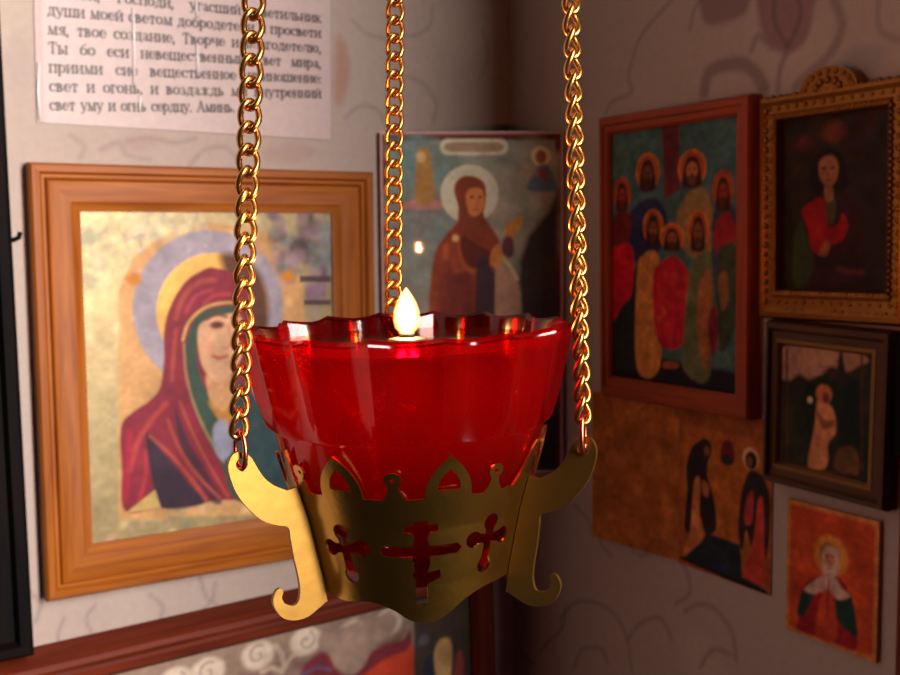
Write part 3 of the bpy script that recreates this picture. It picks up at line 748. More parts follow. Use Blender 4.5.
p.ell(*[(-13.3, 53.4)][0], 2.4, 2.6, (228, 160, 90), 1.4)
p.c[..., :3] = np.clip(p.c[..., :3] * np.array([1.7, 1.9, 2.1]), 0, .85); p.mottle(2, .10, 12)  # brightened and cooled, partly to put a gloss sheen into the pigment
q = p.panel('icon_panel', GLOSSY, ctr, .004, .0042); up(q, CH / 2)
fr = link('border_strip', frame_mesh(CW - .0012, CH - .0012, CW - .0040, CH - .0040, [(0, .0042), (0, .0056), (1, .0056), (1, .0042), (0, .0042)]), principled('pale_pink_edge', (216, 168, 160), .5), ctr)
up(fr, CH / 2)
tag(fr, 'thin pale pink edging')
# ------------------------------------------------------------------ pictures on the right wall
def frame_thing(name, label, mat, W_, H_, IW, IH, prof, place, cx=0., cz=0.):
    t = empty(name, M=place); tag(t, label, 'icon')
    f = link('frame', frame_mesh(W_, H_, IW, IH, prof, cx, cz), mat, t); up(f, H_ / 2); auto(f, 30)
    return t, f
MATTE = painted('matte_print', rough=.6, spec=.12)

# group of saints
t, f = frame_thing('framed_icon', 'icon of seven haloed saints in a red-orange wooden frame on the darker wall', CHERRY, .1470, .2059, .1235, .1786,
    [(0, .0005), (0, .0095), (.1, .0115), (.45, .0120), (.55, .0105), (.85, .0100), (1, .0080), (1, .0005), (0, .0005)], right_wall(.2055, .0720, .6, .2059 / 2), -.002, .0014)
p = Paint(126, 181, .75, (70, 98, 92))
p.blotch(41, 40, -64.4, 59.8, 42.7, 99.7, 8, [(58, 84, 84), (84, 106, 92), (60, 88, 96)], .5)
p.poly([(-8.8, 94), (7.9, 93.7), (8.9, 45.2), (-6.8, 39.1)], (104, 36, 44), 1.6, smooth=False)
p.poly([(-65.4, -70.1), (-32, -70.4), (28.2, -73.7), (60.7, -74.7), (60.9, -99.6), (-65.7, -115.6)], (26, 26, 30), 3, smooth=False)
p.poly([(-62.8, -32.5), (-44.8, -17.2), (-31.7, -2.6), (-32, -82.1), (-65.5, -85.2)], (34, 40, 38), 3, smooth=False)
# back-row robes
p.poly([(-60.3, 0.2), (-55.6, 22.1), (-42.3, 31.9), (-27.3, 39.9), (-12.9, 39.3), (-2.8, 25.2), (-10.9, 4.5), (-36, -4.1)], (44, 44, 78), 2)
p.poly([(5.1, 22.3), (8.9, 34.4), (18.5, 43.4), (31.5, 45.4), (38.8, 33.3), (42.5, 11), (28, -2.2), (9, 7.2)], (150, 112, 66), 2)
p.poly([(38.9, 24.1), (49.5, 32.9), (60, 27.4), (60.3, -21.4), (42.7, -21.9)], (60, 56, 80), 2)
p.poly([(-63.5, 17.9), (-57.8, 31), (-46.7, 33.5), (-40.2, 24.7), (-49, 4.6), (-63.7, -4.3)], (110, 30, 34), 2)
p.poly([(40.7, 16.2), (47.8, 27.8), (56.5, 26.3), (60.1, 10.8), (51.5, -3.4), (42.6, 1.8)], (150, 30, 36), 2)
H_GOLD = (214, 112, 44); FACE = (150, 82, 50); HAIR = (60, 26, 22)
def saint(x, y, rx, ry, ring, face, hair=HAIR):
    cx_, cy_ = x, y
    p.ell(cx_, cy_, rx, ry, ring, 1.2); p.ell(cx_, cy_, rx * .86, ry * .88, (172, 78, 34), 1.6)
    p.poly([(cx_ - rx * .62, cy_ - ry * .95), (cx_ - rx * .58, cy_ - ry * .1), (cx_ - rx * .36, cy_ + ry * .5), (cx_, cy_ + ry * .64), (cx_ + rx * .36, cy_ + ry * .5), (cx_ + rx * .58, cy_ - ry * .1), (cx_ + rx * .6, cy_ - ry * .95)], hair, 1.4)
    p.ell(cx_, cy_ - ry * .12, rx * .40, ry * .46, face, 1.3)
    p.ell(cx_, cy_ - ry * .62, rx * .3, ry * .3, tuple(int(v * .6) for v in face), 1.6)
    for s_ in (-1, 1): p.ell(cx_ + s_ * rx * .16, cy_ - ry * .04, 1.0, .6, (40, 16, 14), .7)
    p.line([(cx_ - rx * .12, cy_ - ry * .36), (cx_ + rx * .12, cy_ - ry * .36)], .9, (110, 36, 30), .8, .8)
for a_ in ((-23.5, 59.4, 12.5, 13.5, H_GOLD, (110, 56, 40)), (20.3, 59.3, 13.5, 12.5, H_GOLD, (196, 112, 74)), (-51, 45.2, 9.5, 12.5, (190, 50, 34), (176, 60, 44)), (48.6, 43.3, 9.5, 13, (176, 56, 34), (150, 50, 40))): saint(*a_)
# front row
p.poly([(-62.5, 1.6), (-53.5, 7.5), (-44.6, 9.6), (-38.1, 0.2), (-40.4, -25.8), (-51.5, -36.5), (-62.9, -45.9)], (198, 16, 44), 1.6)
p.poly([(-35, -12.7), (-27.5, 1.7), (-15, 3.1), (-10.9, -10.9), (-11, -77.3), (-35.3, -80.9)], (198, 122, 58), 1.6)
p.poly([(-18.1, -15.2), (-8.9, -3.9), (1.1, 0.4), (10.9, -3.7), (17.7, -15.8), (12.9, -58.5), (-13, -60.4)], (188, 26, 44), 1.6)
p.blotch(42, 22, -13, 14.9, -58.9, -5, 4, [(210, 70, 54), (150, 20, 40)], .5)
p.poly([(16.7, -18.6), (22.4, -3.6), (33.5, 3.1), (39, -7.4), (37.5, -79.6), (12.9, -77.9), (12.9, -50.2)], (104, 104, 66), 1.8)
p.poly([(25.3, -49.5), (28, -18.3), (37.2, -8.8), (39.2, -41.9), (33.8, -75.9)], (176, 92, 50), 2, .8)
p.poly([(42.6, -3.5), (51.4, 8.3), (60.1, 4.4), (60.4, -40.8), (46.5, -61.4)], (58, 66, 44), 2)
p.poly([(44.5, -15.3), (51.5, -9.9), (53.4, -28.1), (48.1, -34.9)], (160, 96, 50), 2, .7)
p.poly([(35.5, -42.1), (42.7, -32.5), (44.7, -54.9), (39.3, -66)], (120, 28, 44), 2)
p.poly([(-6.9, -74.1), (5.1, -73), (7.1, -77), (-6.9, -78.3)], (170, 80, 40), 1.5)
for a_ in ((-18, 20.7, 10.5, 12.5, H_GOLD, FACE), (1.1, 13.4, 12, 9.5, H_GOLD, FACE), (26.1, 17.8, 10, 14, H_GOLD, FACE)): saint(*a_)
p.mottle(11, .16, 9)
q = p.panel('picture', MATTE, t, .003, .0065); up(q, .2059 / 2 + .0014, -.002)

# dark portrait in embossed gilt frame with a crest
t, f = frame_thing('gilt_framed_icon', 'dark portrait icon in an embossed gold frame with a rounded crest on top', GILT, .1040, .1362, .0762, .1014,
    [(0, .0005), (0, .008), (.1, .0115), (.25, .0125), (.4, .0105), (.7, .0110), (.82, .0128), (.93, .0120), (1, .0090), (1, .0005), (0, .0005)], right_wall(.3379, .1048, .9, .1362 / 2), .0018, .0017)
# emboss: rows of beads and leaves beaten into the frame
bm = bmesh.new(); bm.from_mesh(f.data)
rnd = random.Random(5)
def lump(bm, x, y, z, r, sy=.6):
    v = bmesh.ops.create_icosphere(bm, subdivisions=1, radius=r)['verts']
    for q_ in v: q_.co = Vector((q_.co.x + x, q_.co.y * sy + y, q_.co.z + z)); 
    for q_ in v:
        for f_ in q_.link_faces: f_.smooth = True
cxp, czp = .0018, .1362 / 2 + .0017
for (hw, hh, r, st, yy) in ((.0762 / 2 + .0028, .1014 / 2 + .0028, .0015, .0036, -.0120), (.104 / 2 - .0036, .1362 / 2 - .0036, .0022, .0058, -.0108), (.0762 / 2 + .0068, .1014 / 2 + .0075, .0019, .0066, -.0105)):
    x = -hw
    while x <= hw:
        for s_ in (-1, 1): lump(bm, cxp + x, yy, czp + s_ * hh, r * rnd.uniform(.8, 1.2))
        x += st
    z = -hh
    while z <= hh:
        for s_ in (-1, 1): lump(bm, cxp + s_ * hw, yy, czp + z, r * rnd.uniform(.8, 1.2))
        z += st
bm.to_mesh(f.data); bm.free()
# crest
bm = bmesh.new()
prof = [(math.cos(a_) * .0200, .1362 + math.sin(a_) * .0125 - .001) for a_ in np.linspace(0, PI, 22)] + [(-.0225, .1340), (.0225, .1340)]
vf = [bm.verts.new((x, -.0115, z)) for x, z in prof]; vb = [bm.verts.new((x, -.002, z)) for x, z in prof]
bm.faces.new(vf); bm.faces.new(vb[::-1])
for k in range(len(vf)): bm.faces.new((vf[k], vb[k], vb[(k + 1) % len(vf)], vf[(k + 1) % len(vf)]))
bmesh.ops.recalc_face_normals(bm, faces=bm.faces)
for a_ in np.linspace(.12, PI - .12, 9): lump(bm, math.cos(a_) * .0165, -.0112, .1362 + math.sin(a_) * .0098 - .001, .0022)
for a_ in np.linspace(.3, PI - .3, 5): lump(bm, math.cos(a_) * .0085, -.0115, .1362 + math.sin(a_) * .0055 - .0015, .0026)
me = bpy.data.meshes.new('m'); bm.to_mesh(me); bm.free()
link('crest', me, GILT, t)
p = Paint(78, 103.5, .7, (44, 28, 22))
p.blotch(51, 40, -42.2, 34.6, -0, 56.8, 7, [(70, 30, 22), (36, 28, 28), (60, 34, 20), (30, 36, 30)], .5)
p.ell(*[(-0.7, 40.7)][0], 8, 6, (120, 52, 26), 4, .7); p.ell(*[(-23, 35.8)][0], 6, 5, (96, 30, 26), 4, .7)
p.poly([(-16.2, 8.2), (-16.3, 22.3), (-10.6, 30), (-2, 31.6), (5, 27.6), (8.5, 17.1), (8, 6.9), (-0.3, 2.7)], (30, 18, 16), 1.6)
p.poly([(-24.2, -4.5), (-16.1, 2.3), (-8.9, 4.3), (1.1, 6.1), (10.8, 1.1), (19, -7.2), (22, -27.5), (18.2, -50.3), (-27.6, -51.4), (-26.3, -27.2)], (50, 22, 24), 2)
p.poly([(-23.5, -3.3), (-16.1, 1.1), (-9.6, 3.2), (-5.9, -1.6), (-2.9, -13.4), (2.7, -12.4), (6.1, -6.7), (9.6, -13.7), (5.6, -21.7), (-2.8, -25), (-7.1, -29.7), (-15.8, -27.3), (-18.9, -15.4)], (150, 18, 24), 1.8)
p.poly([(-6, 1.8), (-0.3, 2.7), (1.2, -4.2), (-2.2, -13.4), (-5.2, -6.3)], (70, 66, 34), 1.4)
p.poly([(-29.4, -21.2), (-24.2, -9.3), (-20.3, -18.9), (-14.3, -34.4), (-20.1, -47.6), (-29.2, -47.8)], (54, 60, 32), 2)
p.poly([(-11.4, -29.7), (-5.7, -21.5), (-2.8, -25), (-5.6, -30.9)], (150, 80, 44), 1.4)
p.poly([(-10.4, 14.9), (-11.2, 23.1), (-7.7, 26.9), (-1.3, 27), (2.3, 22.1), (1.7, 14.1), (-2.5, 9.2), (-6, 10)], (166, 102, 66), 1.5)
p.ell(*[(-7.6, 20.5)][0], 1.5, .8, (50, 24, 20), .9); p.ell(*[(-1.2, 20.1)][0], 1.5, .8, (50, 24, 20), .9)
p.line([(-4.4, 19.7), (-4.7, 16.3), (-4, 15.7)], .9, (120, 66, 44), .8, .8); p.line([(-6.1, 13.5), (-2.5, 13.3)], 1.1, (136, 44, 38), .8, .8)
p.poly([(-6.8, 10), (-1.8, 9.7), (-1, 2.2), (-4.5, 0.6), (-6.7, 3)], (150, 90, 58), 1.2)
p.line([(3, -37.9), (11.3, -40.1), (19.5, -40)], 3, (96, 50, 36), .7, 2)
p.mottle(12, .16, 9)
q = p.panel('picture', MATTE, t, .003, .0068); up(q, .1362 / 2 + .0017, .0018)

# forest scene
t, f = frame_thing('framed_picture', 'dark brown framed picture of a pale-robed figure in a forest, below the gold frame', DARKWOOD, .0893, .1020, .0725, .0814,
    [(0, .0005), (0, .0090), (.12, .0120), (.4, .0115), (.6, .0085), (1, .0075), (1, .0005), (0, .0005)], right_wall(.3380, -.0160, -.7, .102 / 2), -.0035, -.0010)
g = link('inner_slip', frame_mesh(.0725, .0814, .0655, .0740, [(0, .0060), (0, .0080), (.6, .0084), (1, .0066), (1, .0056), (0, .0060)]), GILT_SLIP, t); up(g, .102 / 2 - .001, -.0035)
tag(g, 'narrow dull gold inner slip')
p = Paint(70, 79, .7, (44, 44, 32))
p.blotch(61, 60, -39.4, 34.1, -55.8, 45.7, 6, [(60, 56, 34), (34, 38, 28), (80, 60, 36), (28, 36, 32)], .5)
p.poly([(-41.1, 17.6), (-37.5, 30.6), (-25.2, 38), (-2.8, 41.4), (18.5, 39.9), (29.6, 34.1), (23, 29.9), (14.9, 25.5), (4.9, 27.9), (-2.1, 22.2), (-9.2, 16.5), (-18.4, 20.3), (-26, 15.6), (-33.8, 15.9)], (186, 132, 104), 2.5)
p.poly([(8, 23.4), (10.8, 40.3), (14.9, 25.5), (19.3, 21.3), (15.4, 13.7), (5.4, 14.8)], (44, 36, 36), 1.8)
p.poly([(-14.4, -7.5), (-13.6, 13.5), (-5, 20.7), (5.3, 19.5), (15.3, 17.3), (24.8, 19.7), (30.9, -29.6), (14.4, -30.5), (10.5, -3.6), (-0, 6.8), (-7.9, -18.8)], (26, 36, 28), 2.5)
for ln_ in ([(-29, 34), (-26.3, -41)], [(-33.7, 33.5), (-31.1, -41.9)], [(25.3, 39.4), (28.2, -30.2)]): p.line(ln_, 2.0, (84, 46, 34), .8, 1)
p.poly([(-10.3, -35.3), (-6.7, -12.5), (-5.6, -1.3), (-4.4, 6.2), (1.5, 5.8), (7.4, 0.7), (9.3, -11), (3.9, -19.2), (4.3, -30), (0.1, -35.7)], (206, 130, 84), 1.5)
p.ell(*[(-0.2, 10.4)][0], 5.8, 5.6, (208, 116, 70), 1.5); p.ell(*[(1.4, 8.2)][0], 2.6, 3.2, (110, 56, 40), 1.2)
p.poly([(-4.9, -1.2), (1.9, -5), (7.6, -4.1), (7, -7.8), (-0.8, -10.3)], (120, 62, 44), 1.4, .8)
p.ell(*[(-10.3, 5.4)][0], 2, 2, (216, 190, 140), 1.2)
p.poly([(8.7, -31.6), (11.2, -21.5), (19.5, -17.6), (25.1, -21.3), (25.6, -33.1), (18.7, -34.4), (13.1, -34.4)], (110, 72, 44), 1.6)
p.poly([(-39.2, -38.4), (-16.4, -36.5), (8.9, -36.4), (33.3, -38.5), (33.7, -46.7), (-38.9, -49.9)], (120, 76, 42), 2.5, smooth=False)
p.mottle(13, .16, 9)
q = p.panel('picture', MATTE, t, .002, .0058); up(q, .102 / 2 - .001, -.0035)

# open folded card
card = empty('folded_card', M=right_wall(.2070, -.0865, 0, .0575))
tag(card, 'open orange folded card with two dark-robed figures, under the red-orange framed icon', 'card')
p = Paint(84, 113, .8, (176, 98, 38))
p.blotch(71, 40, -42, 42, -56, 56, 12, [(168, 90, 34), (184, 106, 44), (160, 84, 34)], .4)
for k in range(4):
    p.line([(-26 + 4 * (k % 2), 42 - 5 * k), (24 - 6 * (k % 3), 42 - 5 * k)], 1.0, (168, 84, 34), .35, 1.6, smooth=False)
p.mottle(14, .16, 9)
lf = p.panel('left_page', MATTE, card, .0006, .0008)
lf.data.transform(Matrix.Translation((-.042, 0, .0575)))
lf.rotation_euler.z = math.radians(7)
p = Paint(85, 114, .75, (160, 86, 38))
RP = lambda q_: [(x - 42.5, y) for x, y in q_]
p.poly(RP([(4, 43), (77.5, 43.5), (79.5, -56.3), (4.1, -51.7)]), (180, 96, 36), 1.5, smooth=False)
p.poly(RP([(5.9, -29.5), (8.5, -3.1), (7.3, 12.3), (11.1, 25.7), (18.7, 33.3), (28.2, 35.5), (30.1, 29), (27.6, 11.9), (34.4, -4.8), (36.5, -23.8), (27.2, -30.2), (21.4, -18.9), (15.4, -6), (11.8, -31)]), (40, 30, 30), 1.4)
p.poly(RP([(11.8, -31), (13.5, -9.2), (16.2, 6.9), (21, 6.4), (20.4, -19.1), (23.5, -32.5), (21.7, -47.1), (6.1, -48.3)]), (206, 120, 66), 1.4)
p.ell(*RP([(25.4, 29.6)])[0], 6, 7, (44, 30, 28), 1.2); p.ell(*RP([(26.9, 28.4)])[0], 2.6, 3.4, (130, 72, 44), 1)
p.poly(RP([(22.9, 6.8), (28.6, 5.1), (28.7, -3.2), (24, -2.8)]), (196, 112, 72), 1.2)
p.poly(RP([(39.4, 26.4), (42, 36.4), (48.2, 38.8), (51.9, 32.6), (52, 25.9), (44.9, 22)]), (110, 30, 36), 1.6); p.ell(*RP([(45.8, 25.5)])[0], 6, 3.4, (40, 40, 50), 1.4)
p.ell(*RP([(66.3, 29.8)])[0], 7.2, 7.4, (226, 178, 118), 1.2); p.ell(*RP([(66.8, 28.6)])[0], 5, 6, (46, 26, 24), 1.2); p.ell(*RP([(65.5, 27.7)])[0], 2.4, 3.2, (140, 76, 48), 1)
p.poly(RP([(56.4, -20.5), (57.8, 0.1), (61, 12.8), (66.1, 21.8), (72.9, 21.7), (78, 18.8), (83.2, 5.4), (82.9, -20.9), (79.1, -35.1), (73.6, -16.5), (68.8, -29.7), (63.4, -18.9), (60.1, -33.2)]), (44, 34, 36), 1.4)
p.poly(RP([(61.4, -7.2), (64.6, 5.5), (68.9, 7.7), (68.4, -11), (63.3, -14.9)]), (176, 60, 56), 1.4)
p.poly(RP([(60.4, -49.5), (67.1, -32.8), (71, -14.4), (73.2, 3.3), (77.4, 4.2), (78.9, -27.2), (79.4, -51)]), (196, 66, 48), 1.4)
p.poly(RP([(4.1, -53.1), (23.5, -35.4), (27.2, -28.8), (58.3, -29.6), (60.5, -50.8), (79.4, -53.6), (79.5, -57.6)]), (30, 40, 46), 1.6, smooth=False)
p.line(RP([(3.1, -52.7), (40.7, -54.8), (81.2, -55.8)]), 2.2, (20, 20, 24), 1, 1, smooth=False)
p.ell(*RP([(39.7, -49.5)])[0], 8, 3, (30, 40, 80), 2, .7)
p.mottle(15, .16, 9)
rp_ = p.panel('right_page', MATTE, card, .0006, .0008)
rp_.data.transform(Matrix.Translation((.0425, 0, .0570)))

# small orange icon card
E_W, E_H = .0667, .0841
t = empty('icon_card', M=right_wall(.3396, -.1184, .13, E_H / 2))
tag(t, 'small orange unframed icon of a haloed woman, lowest on the right wall', 'icon')
p = Paint(E_W * 1000, E_H * 1000, .7, (206, 120, 60))
p.poly([(-30.5, -39), (30.5, -39), (30.5, 39), (-30.5, 39)], (200, 74, 34), 1, smooth=False)
p.ell(*[(0.3, 13.6)][0], 12.5, 12.5, (220, 142, 54), 2.4)
p.poly([(-22.8, -32), (-23.1, -20.5), (-18.7, -9), (-11.9, -3.3), (-3.1, 1.6), (4.2, 2.3), (11.5, -1.8), (16, -11.5), (19.1, -22.8), (18.9, -38.8), (-0.6, -39), (-23.5, -39.9)], (150, 24, 34), 1.6)
p.poly([(-24.4, -29.9), (-22.3, -19), (-18.6, -12.2), (-11.7, -13.4), (-14.6, -20.5), (-19, -29.5)], (26, 56, 48), 1.5)
p.poly([(4.9, -23.5), (3.2, -15.3), (8.8, -8.7), (14.5, -5.9), (18.2, -15.7), (20, -29.8), (12.2, -28.6)], (26, 56, 48), 1.5)
p.poly([(-19.4, -13), (-13.4, -6.3), (-6, -0.5), (2.8, 1.9), (8.7, -3.8), (14.5, -7.1), (7.5, -11.6), (0.2, -10), (-7.2, -10.8), (-11.7, -13.4)], (200, 160, 140), 1.5)
p.poly([(-6.4, -13.1), (-1.4, -7.9), (3.2, -12.8), (5.2, -37.1), (-9.6, -38.1)], (190, 66, 36), 1.8)
p.ell(*[(-0.4, 13.4)][0], 7.4, 8.2, (170, 104, 50), 1.4)
p.poly([(-6.1, 5.8), (-6.3, 14.4), (-2.8, 19), (3.8, 19.4), (6.8, 15.3), (5.6, 5.1), (1.4, -0.9), (-3.7, -1.1)], (206, 168, 146), 1.3)
p.ell(*[(-0.4, 11)][0], 3.6, 4.4, (196, 124, 92), 1.1)
p.ell(*[(-2.6, 12.9)][0], .9, .6, (60, 30, 26), .7); p.ell(*[(1.8, 13.4)][0], .9, .6, (60, 30, 26), .7)
p.line([(-0.4, 11), (-0.3, 8.5)], .8, (150, 80, 60), .8, .7); p.line([(-1.7, 5.7), (1.2, 5.8)], .9, (150, 50, 44), .8, .7)
p.line([(-0.8, -1.5), (-1.2, -12.9), (-1.7, -24.3)], 1.4, (150, 30, 36), .8, 1)
p.line([(-33, -41.5), (33, -41.5), (33, 41.5), (-33, 41.5)], 1.2, (196, 140, 84), .8, 1, smooth=False, closed=True)
p.mottle(16, .16, 9)
q = p.panel('icon_print', MATTE, t, .0025, .003); up(q, E_H / 2)

# pictures cut off by the right edge
t, f = frame_thing('black_framed_picture', 'black framed picture at the right edge, beside the dark brown forest picture', BLACKWOOD, .080, .0690, .060, .049,
    [(0, .0005), (0, .010), (.15, .012), (.5, .0115), (1, .008), (1, .0005), (0, .0005)], right_wall(.4260, -.0005, 0, .0345))
t['category'] = 'framed picture'
p = Paint(62, 51, 2, (34, 26, 24)); p.ell(0, 0, 14, 18, (60, 40, 32), 4); q = p.panel('picture', MATTE, t, .002, .006); up(q, .0345)
t, f = frame_thing('wooden_framed_picture', 'reddish-brown framed picture at the right edge, beside the small orange icon card', REDWOOD, .080, .1240, .058, .102,
    [(0, .0005), (0, .006), (.15, .008), (.5, .008), (1, .006), (1, .0005), (0, .0005)], right_wall(.4280, -.1000, 0, .062))
t['category'] = 'framed picture'
p = Paint(60, 104, 2, (96, 52, 36)); p.ell(0, 10, 16, 24, (140, 84, 50), 5); q = p.panel('picture', MATTE, t, .002, .0045); up(q, .062)

# ------------------------------------------------------------------ the hanging lamp
HD = Vector((0.4910, 0.8711, 0)); HR = Vector((0.8711, -0.4910, 0))
Z0 = -.075                                              # lamp base below the glass rim
def cyl(R, az, z):
    a_ = math.radians(az); d = HD * math.cos(a_) + HR * math.sin(a_)
    return Vector((d.x * R, d.y * R, z - Z0))
def rcone(z):
    return float(np.interp(z, [-.080, -.074, -.0694, -.0614, -.0456, -.036, -.028, -.024], [.026, .027, .0278, .0293, .0328, .0357, .0380, .0394]))
lamp = empty('hanging_lamp', M=Matrix.Translation(LC + Vector((0, 0, Z0))) @ Matrix.Rotation(math.radians(-.9), 4, HD))
tag(lamp, 'brass hanging lamp holder pierced with crosses, three scroll brackets and three chains', 'hanging lamp')

def flat_shape(outline, holes):
    """triangulated flat plate with holes, from smooth outlines in millimetres"""
    cv = bpy.data.curves.new('c', 'CURVE'); cv.dimensions = '2D'; cv.fill_mode = 'BOTH'
    for pts in [outline] + holes:
        sp = cv.splines.new('POLY'); sp.points.add(len(pts) - 1); sp.use_cyclic_u = True
        for q_, (x, y) in zip(sp.points, pts): q_.co = (x / 1000, y / 1000, 0, 1)
    o = bpy.data.objects.new('c', cv); COL.objects.link(o)
    bpy.context.view_layer.update()
    ev = o.evaluated_get(bpy.context.evaluated_depsgraph_get())
    me = bpy.data.meshes.new_from_object(ev)
    bpy.data.objects.remove(o); bpy.data.curves.remove(cv)
    bm = bmesh.new(); bm.from_mesh(me); bpy.data.meshes.remove(me)
    bmesh.ops.remove_doubles(bm, verts=bm.verts, dist=1e-6)
    return bm
def thicken(bm, fn, th):
    """fn(x, y, k) gives the place of a flat point on the front (k=0) or back (k=1) face"""
    V = list(bm.verts); F = [[v.index for v in f.verts] for f in bm.faces]; 
    bm.verts.index_update(); F = [[v.index for v in f.verts] for f in bm.faces]
    E = [(e.verts[0].index, e.verts[1].index) for e in bm.edges if len(e.link_faces) == 1]
    n = len(V)
    vs = [fn(v.co.x, v.co.y, 0) for v in V] + [fn(v.co.x, v.co.y, 1) for v in V]
    fs = F + [[i + n for i in f][::-1] for f in F] + [(a_, b_, b_ + n, a_ + n) for a_, b_ in E]
    bm.free()
    me = mesh(vs, fs)
    b2 = bmesh.new(); b2.from_mesh(me); bmesh.ops.recalc_face_normals(b2, faces=b2.faces); b2.to_mesh(me); b2.free()
    return me

MMDEG = .54                                             # mm of cup wall per degree of turn
def ogive(c, hw, z0, zt, n=7):
    """pointed arch from left foot to right foot: x in mm"""
    l = [(c - hw * (1 - (t / n) ** 1.7), z0 + (zt - z0) * (t / n) ** .8) for t in range(n + 1)]
    r = [(c + hw * (1 - (t / n) ** 1.7), z0 + (zt - z0) * (t / n) ** .8) for t in range(n - 1, -1, -1)]
    return l + r
def circle(x, y, r, n=14, a0=0): return [(x + r * math.cos(a0 + 2 * PI * k / n), y + r * math.sin(a0 + 2 * PI * k / n)) for k in range(n)]
def ball_point(c, z0, zt):
    r = 1.9
    l = [(c - 2.6, z0), (c - 1.6, z0 + 1.5), (c - 1.0, zt - 2 * r)]
    arc = [(c + r * math.cos(a_), zt - r + r * math.sin(a_)) for a_ in np.linspace(PI * 1.2, -PI * .2, 11)]
    return l + arc + [(c + 1.0, zt - 2 * r), (c + 1.6, z0 + 1.5), (c + 2.6, z0)]
def trefoil_cross(cx_, cz_, tilt):
    """equal-armed cross with round ends"""
    pts = []
    for k in range(4):
        a_ = PI / 2 * k + PI / 2
        L = [6.6, 7.0, 9.8, 7.4][k]; w, r = 1.25, 2.3
        d = np.array([math.cos(a_), math.sin(a_)]); n_ = np.array([math.sin(a_), -math.cos(a_)])
        o = np.array([0., 0.])
        pts.append(o + d * w * 1.3 + n_ * w)
        c_ = o + d * (L - r)
        for b_ in np.linspace(-2.45, 2.45, 11):
            pts.append(c_ + d * r * math.cos(b_) - n_ * r * math.sin(b_))
        pts.append(o + d * w * 1.3 - n_ * w)
    ct, st = math.cos(tilt), math.sin(tilt)
    return [(cx_ + q_[0] * ct - q_[1] * st, cz_ + q_[0] * st + q_[1] * ct) for q_ in pts]
def orthodox_cross(cx_, cz_):
    """upright with a short upper bar, a long middle bar and a slanted foot bar"""
    w = 1.6
    R_ = [(w, 8.4), (w, 7.2), (4.0, 7.5), (4.2, 5.4), (w + .5, 5.2), (w, 3.6), (2.1, 1.5), (9.4, 1.6), (10.6, .2), (9.4, -1.3), (2.1, -1.5), (2.3, -3.4), (w, -6.0), (5.0, -5.4), (5.2, -7.6), (w, -9.2), (w, -15.0)]
    L_ = [(-w, -15.0), (-w, -7.8), (-2.4, -7.2), (-2.4, -9.2 + 3.6), (-w, -5.8), (-2.3, -3.4), (-2.1, -1.5), (-9.4, -1.3), (-10.6, .2), (-9.4, 1.6), (-2.1, 1.5), (-w, 3.6), (-w - .5, 5.2), (-4.2, 5.4), (-4.0, 7.5), (-w, 7.2), (-w, 8.4)]
    return [(cx_ + x, cz_ + z) for x, z in R_ + L_]
def panel_outline():
    h = 60 * MMDEG - .15
    top = [(-h, -33)]
    for kind, s_ in (('b', -55), ('o', -32.5), ('b', -9.5), ('o', 13), ('b', 34)):
        c = s_ * MMDEG
        if kind == 'o':
            top += ogive(c, 5.4, -37.2, -26.0)
        else:
            top += ball_point(max(c, -h + 2.8), -37.4, -30.0)
    top += [(h - 7.0, -37.2), (h - 4.6, -34.0), (h - 1.6, -28.5), (h, -26.5)]
    top = [q_ for i, q_ in enumerate(top) if i == 0 or abs(q_[0] - top[i - 1][0]) + abs(q_[1] - top[i - 1][1]) > .05]
    low_ = Paint.spline([(h, -64.0), (38.7 * MMDEG, -64.4), (26 * MMDEG, -66.4), (18 * MMDEG, -69.2), (10 * MMDEG, -71.5), (2 * MMDEG, -72.0), (-6 * MMDEG, -70.9), (-14 * MMDEG, -68.2), (-26 * MMDEG, -66.3), (-44 * MMDEG, -67.2), (-h, -66.0)], False, 5)
    return top + [tuple(q_) for q_ in low_]
holes = [orthodox_cross(1.3 * MMDEG, -51.8), trefoil_cross(-36.5 * MMDEG, -51.6, .10), trefoil_cross(36.0 * MMDEG, -50.6, -.06)]
for s_ in (-32.5, 13): holes.append([(x, z) for x, z in ogive(s_ * MMDEG, 2.6, -35.2, -29.6)])
for s_ in (-53.5, -9.5, 34): holes.append(circle(s_ * MMDEG, -31.9, .55, 8))
def make_panel():
    bm = flat_shape(panel_outline(), holes)
    for k in range(-32, 33):
        g = list(bm.verts) + list(bm.edges) + list(bm.faces)
        bmesh.ops.bisect_plane(bm, geom=g, plane_co=(k / 1000, 0, 0), plane_no=(1, 0, 0))
    for z in (-36, -45.6, -61.4):
        bmesh.ops.bisect_plane(bm, geom=list(bm.verts) + list(bm.edges) + list(bm.faces), plane_co=(0, z / 1000, 0), plane_no=(0, 1, 0))
    def fn(x, y, k):
        s_ = x * 1000 / MMDEG
        return cyl(rcone(y) - .0007 * k, 177.6 - s_, y)
    return thicken(bm, fn, .0007)
pm = make_panel()
pan0 = link('pierced_panel', pm, BRASS, lamp); auto(pan0, 40)
def turned(o, deg):
    c = o.copy(); COL.objects.link(c); c.parent = lamp; c.rotation_euler.z = math.radians(deg); return c
turned(pan0, 120); turned(pan0, 240)

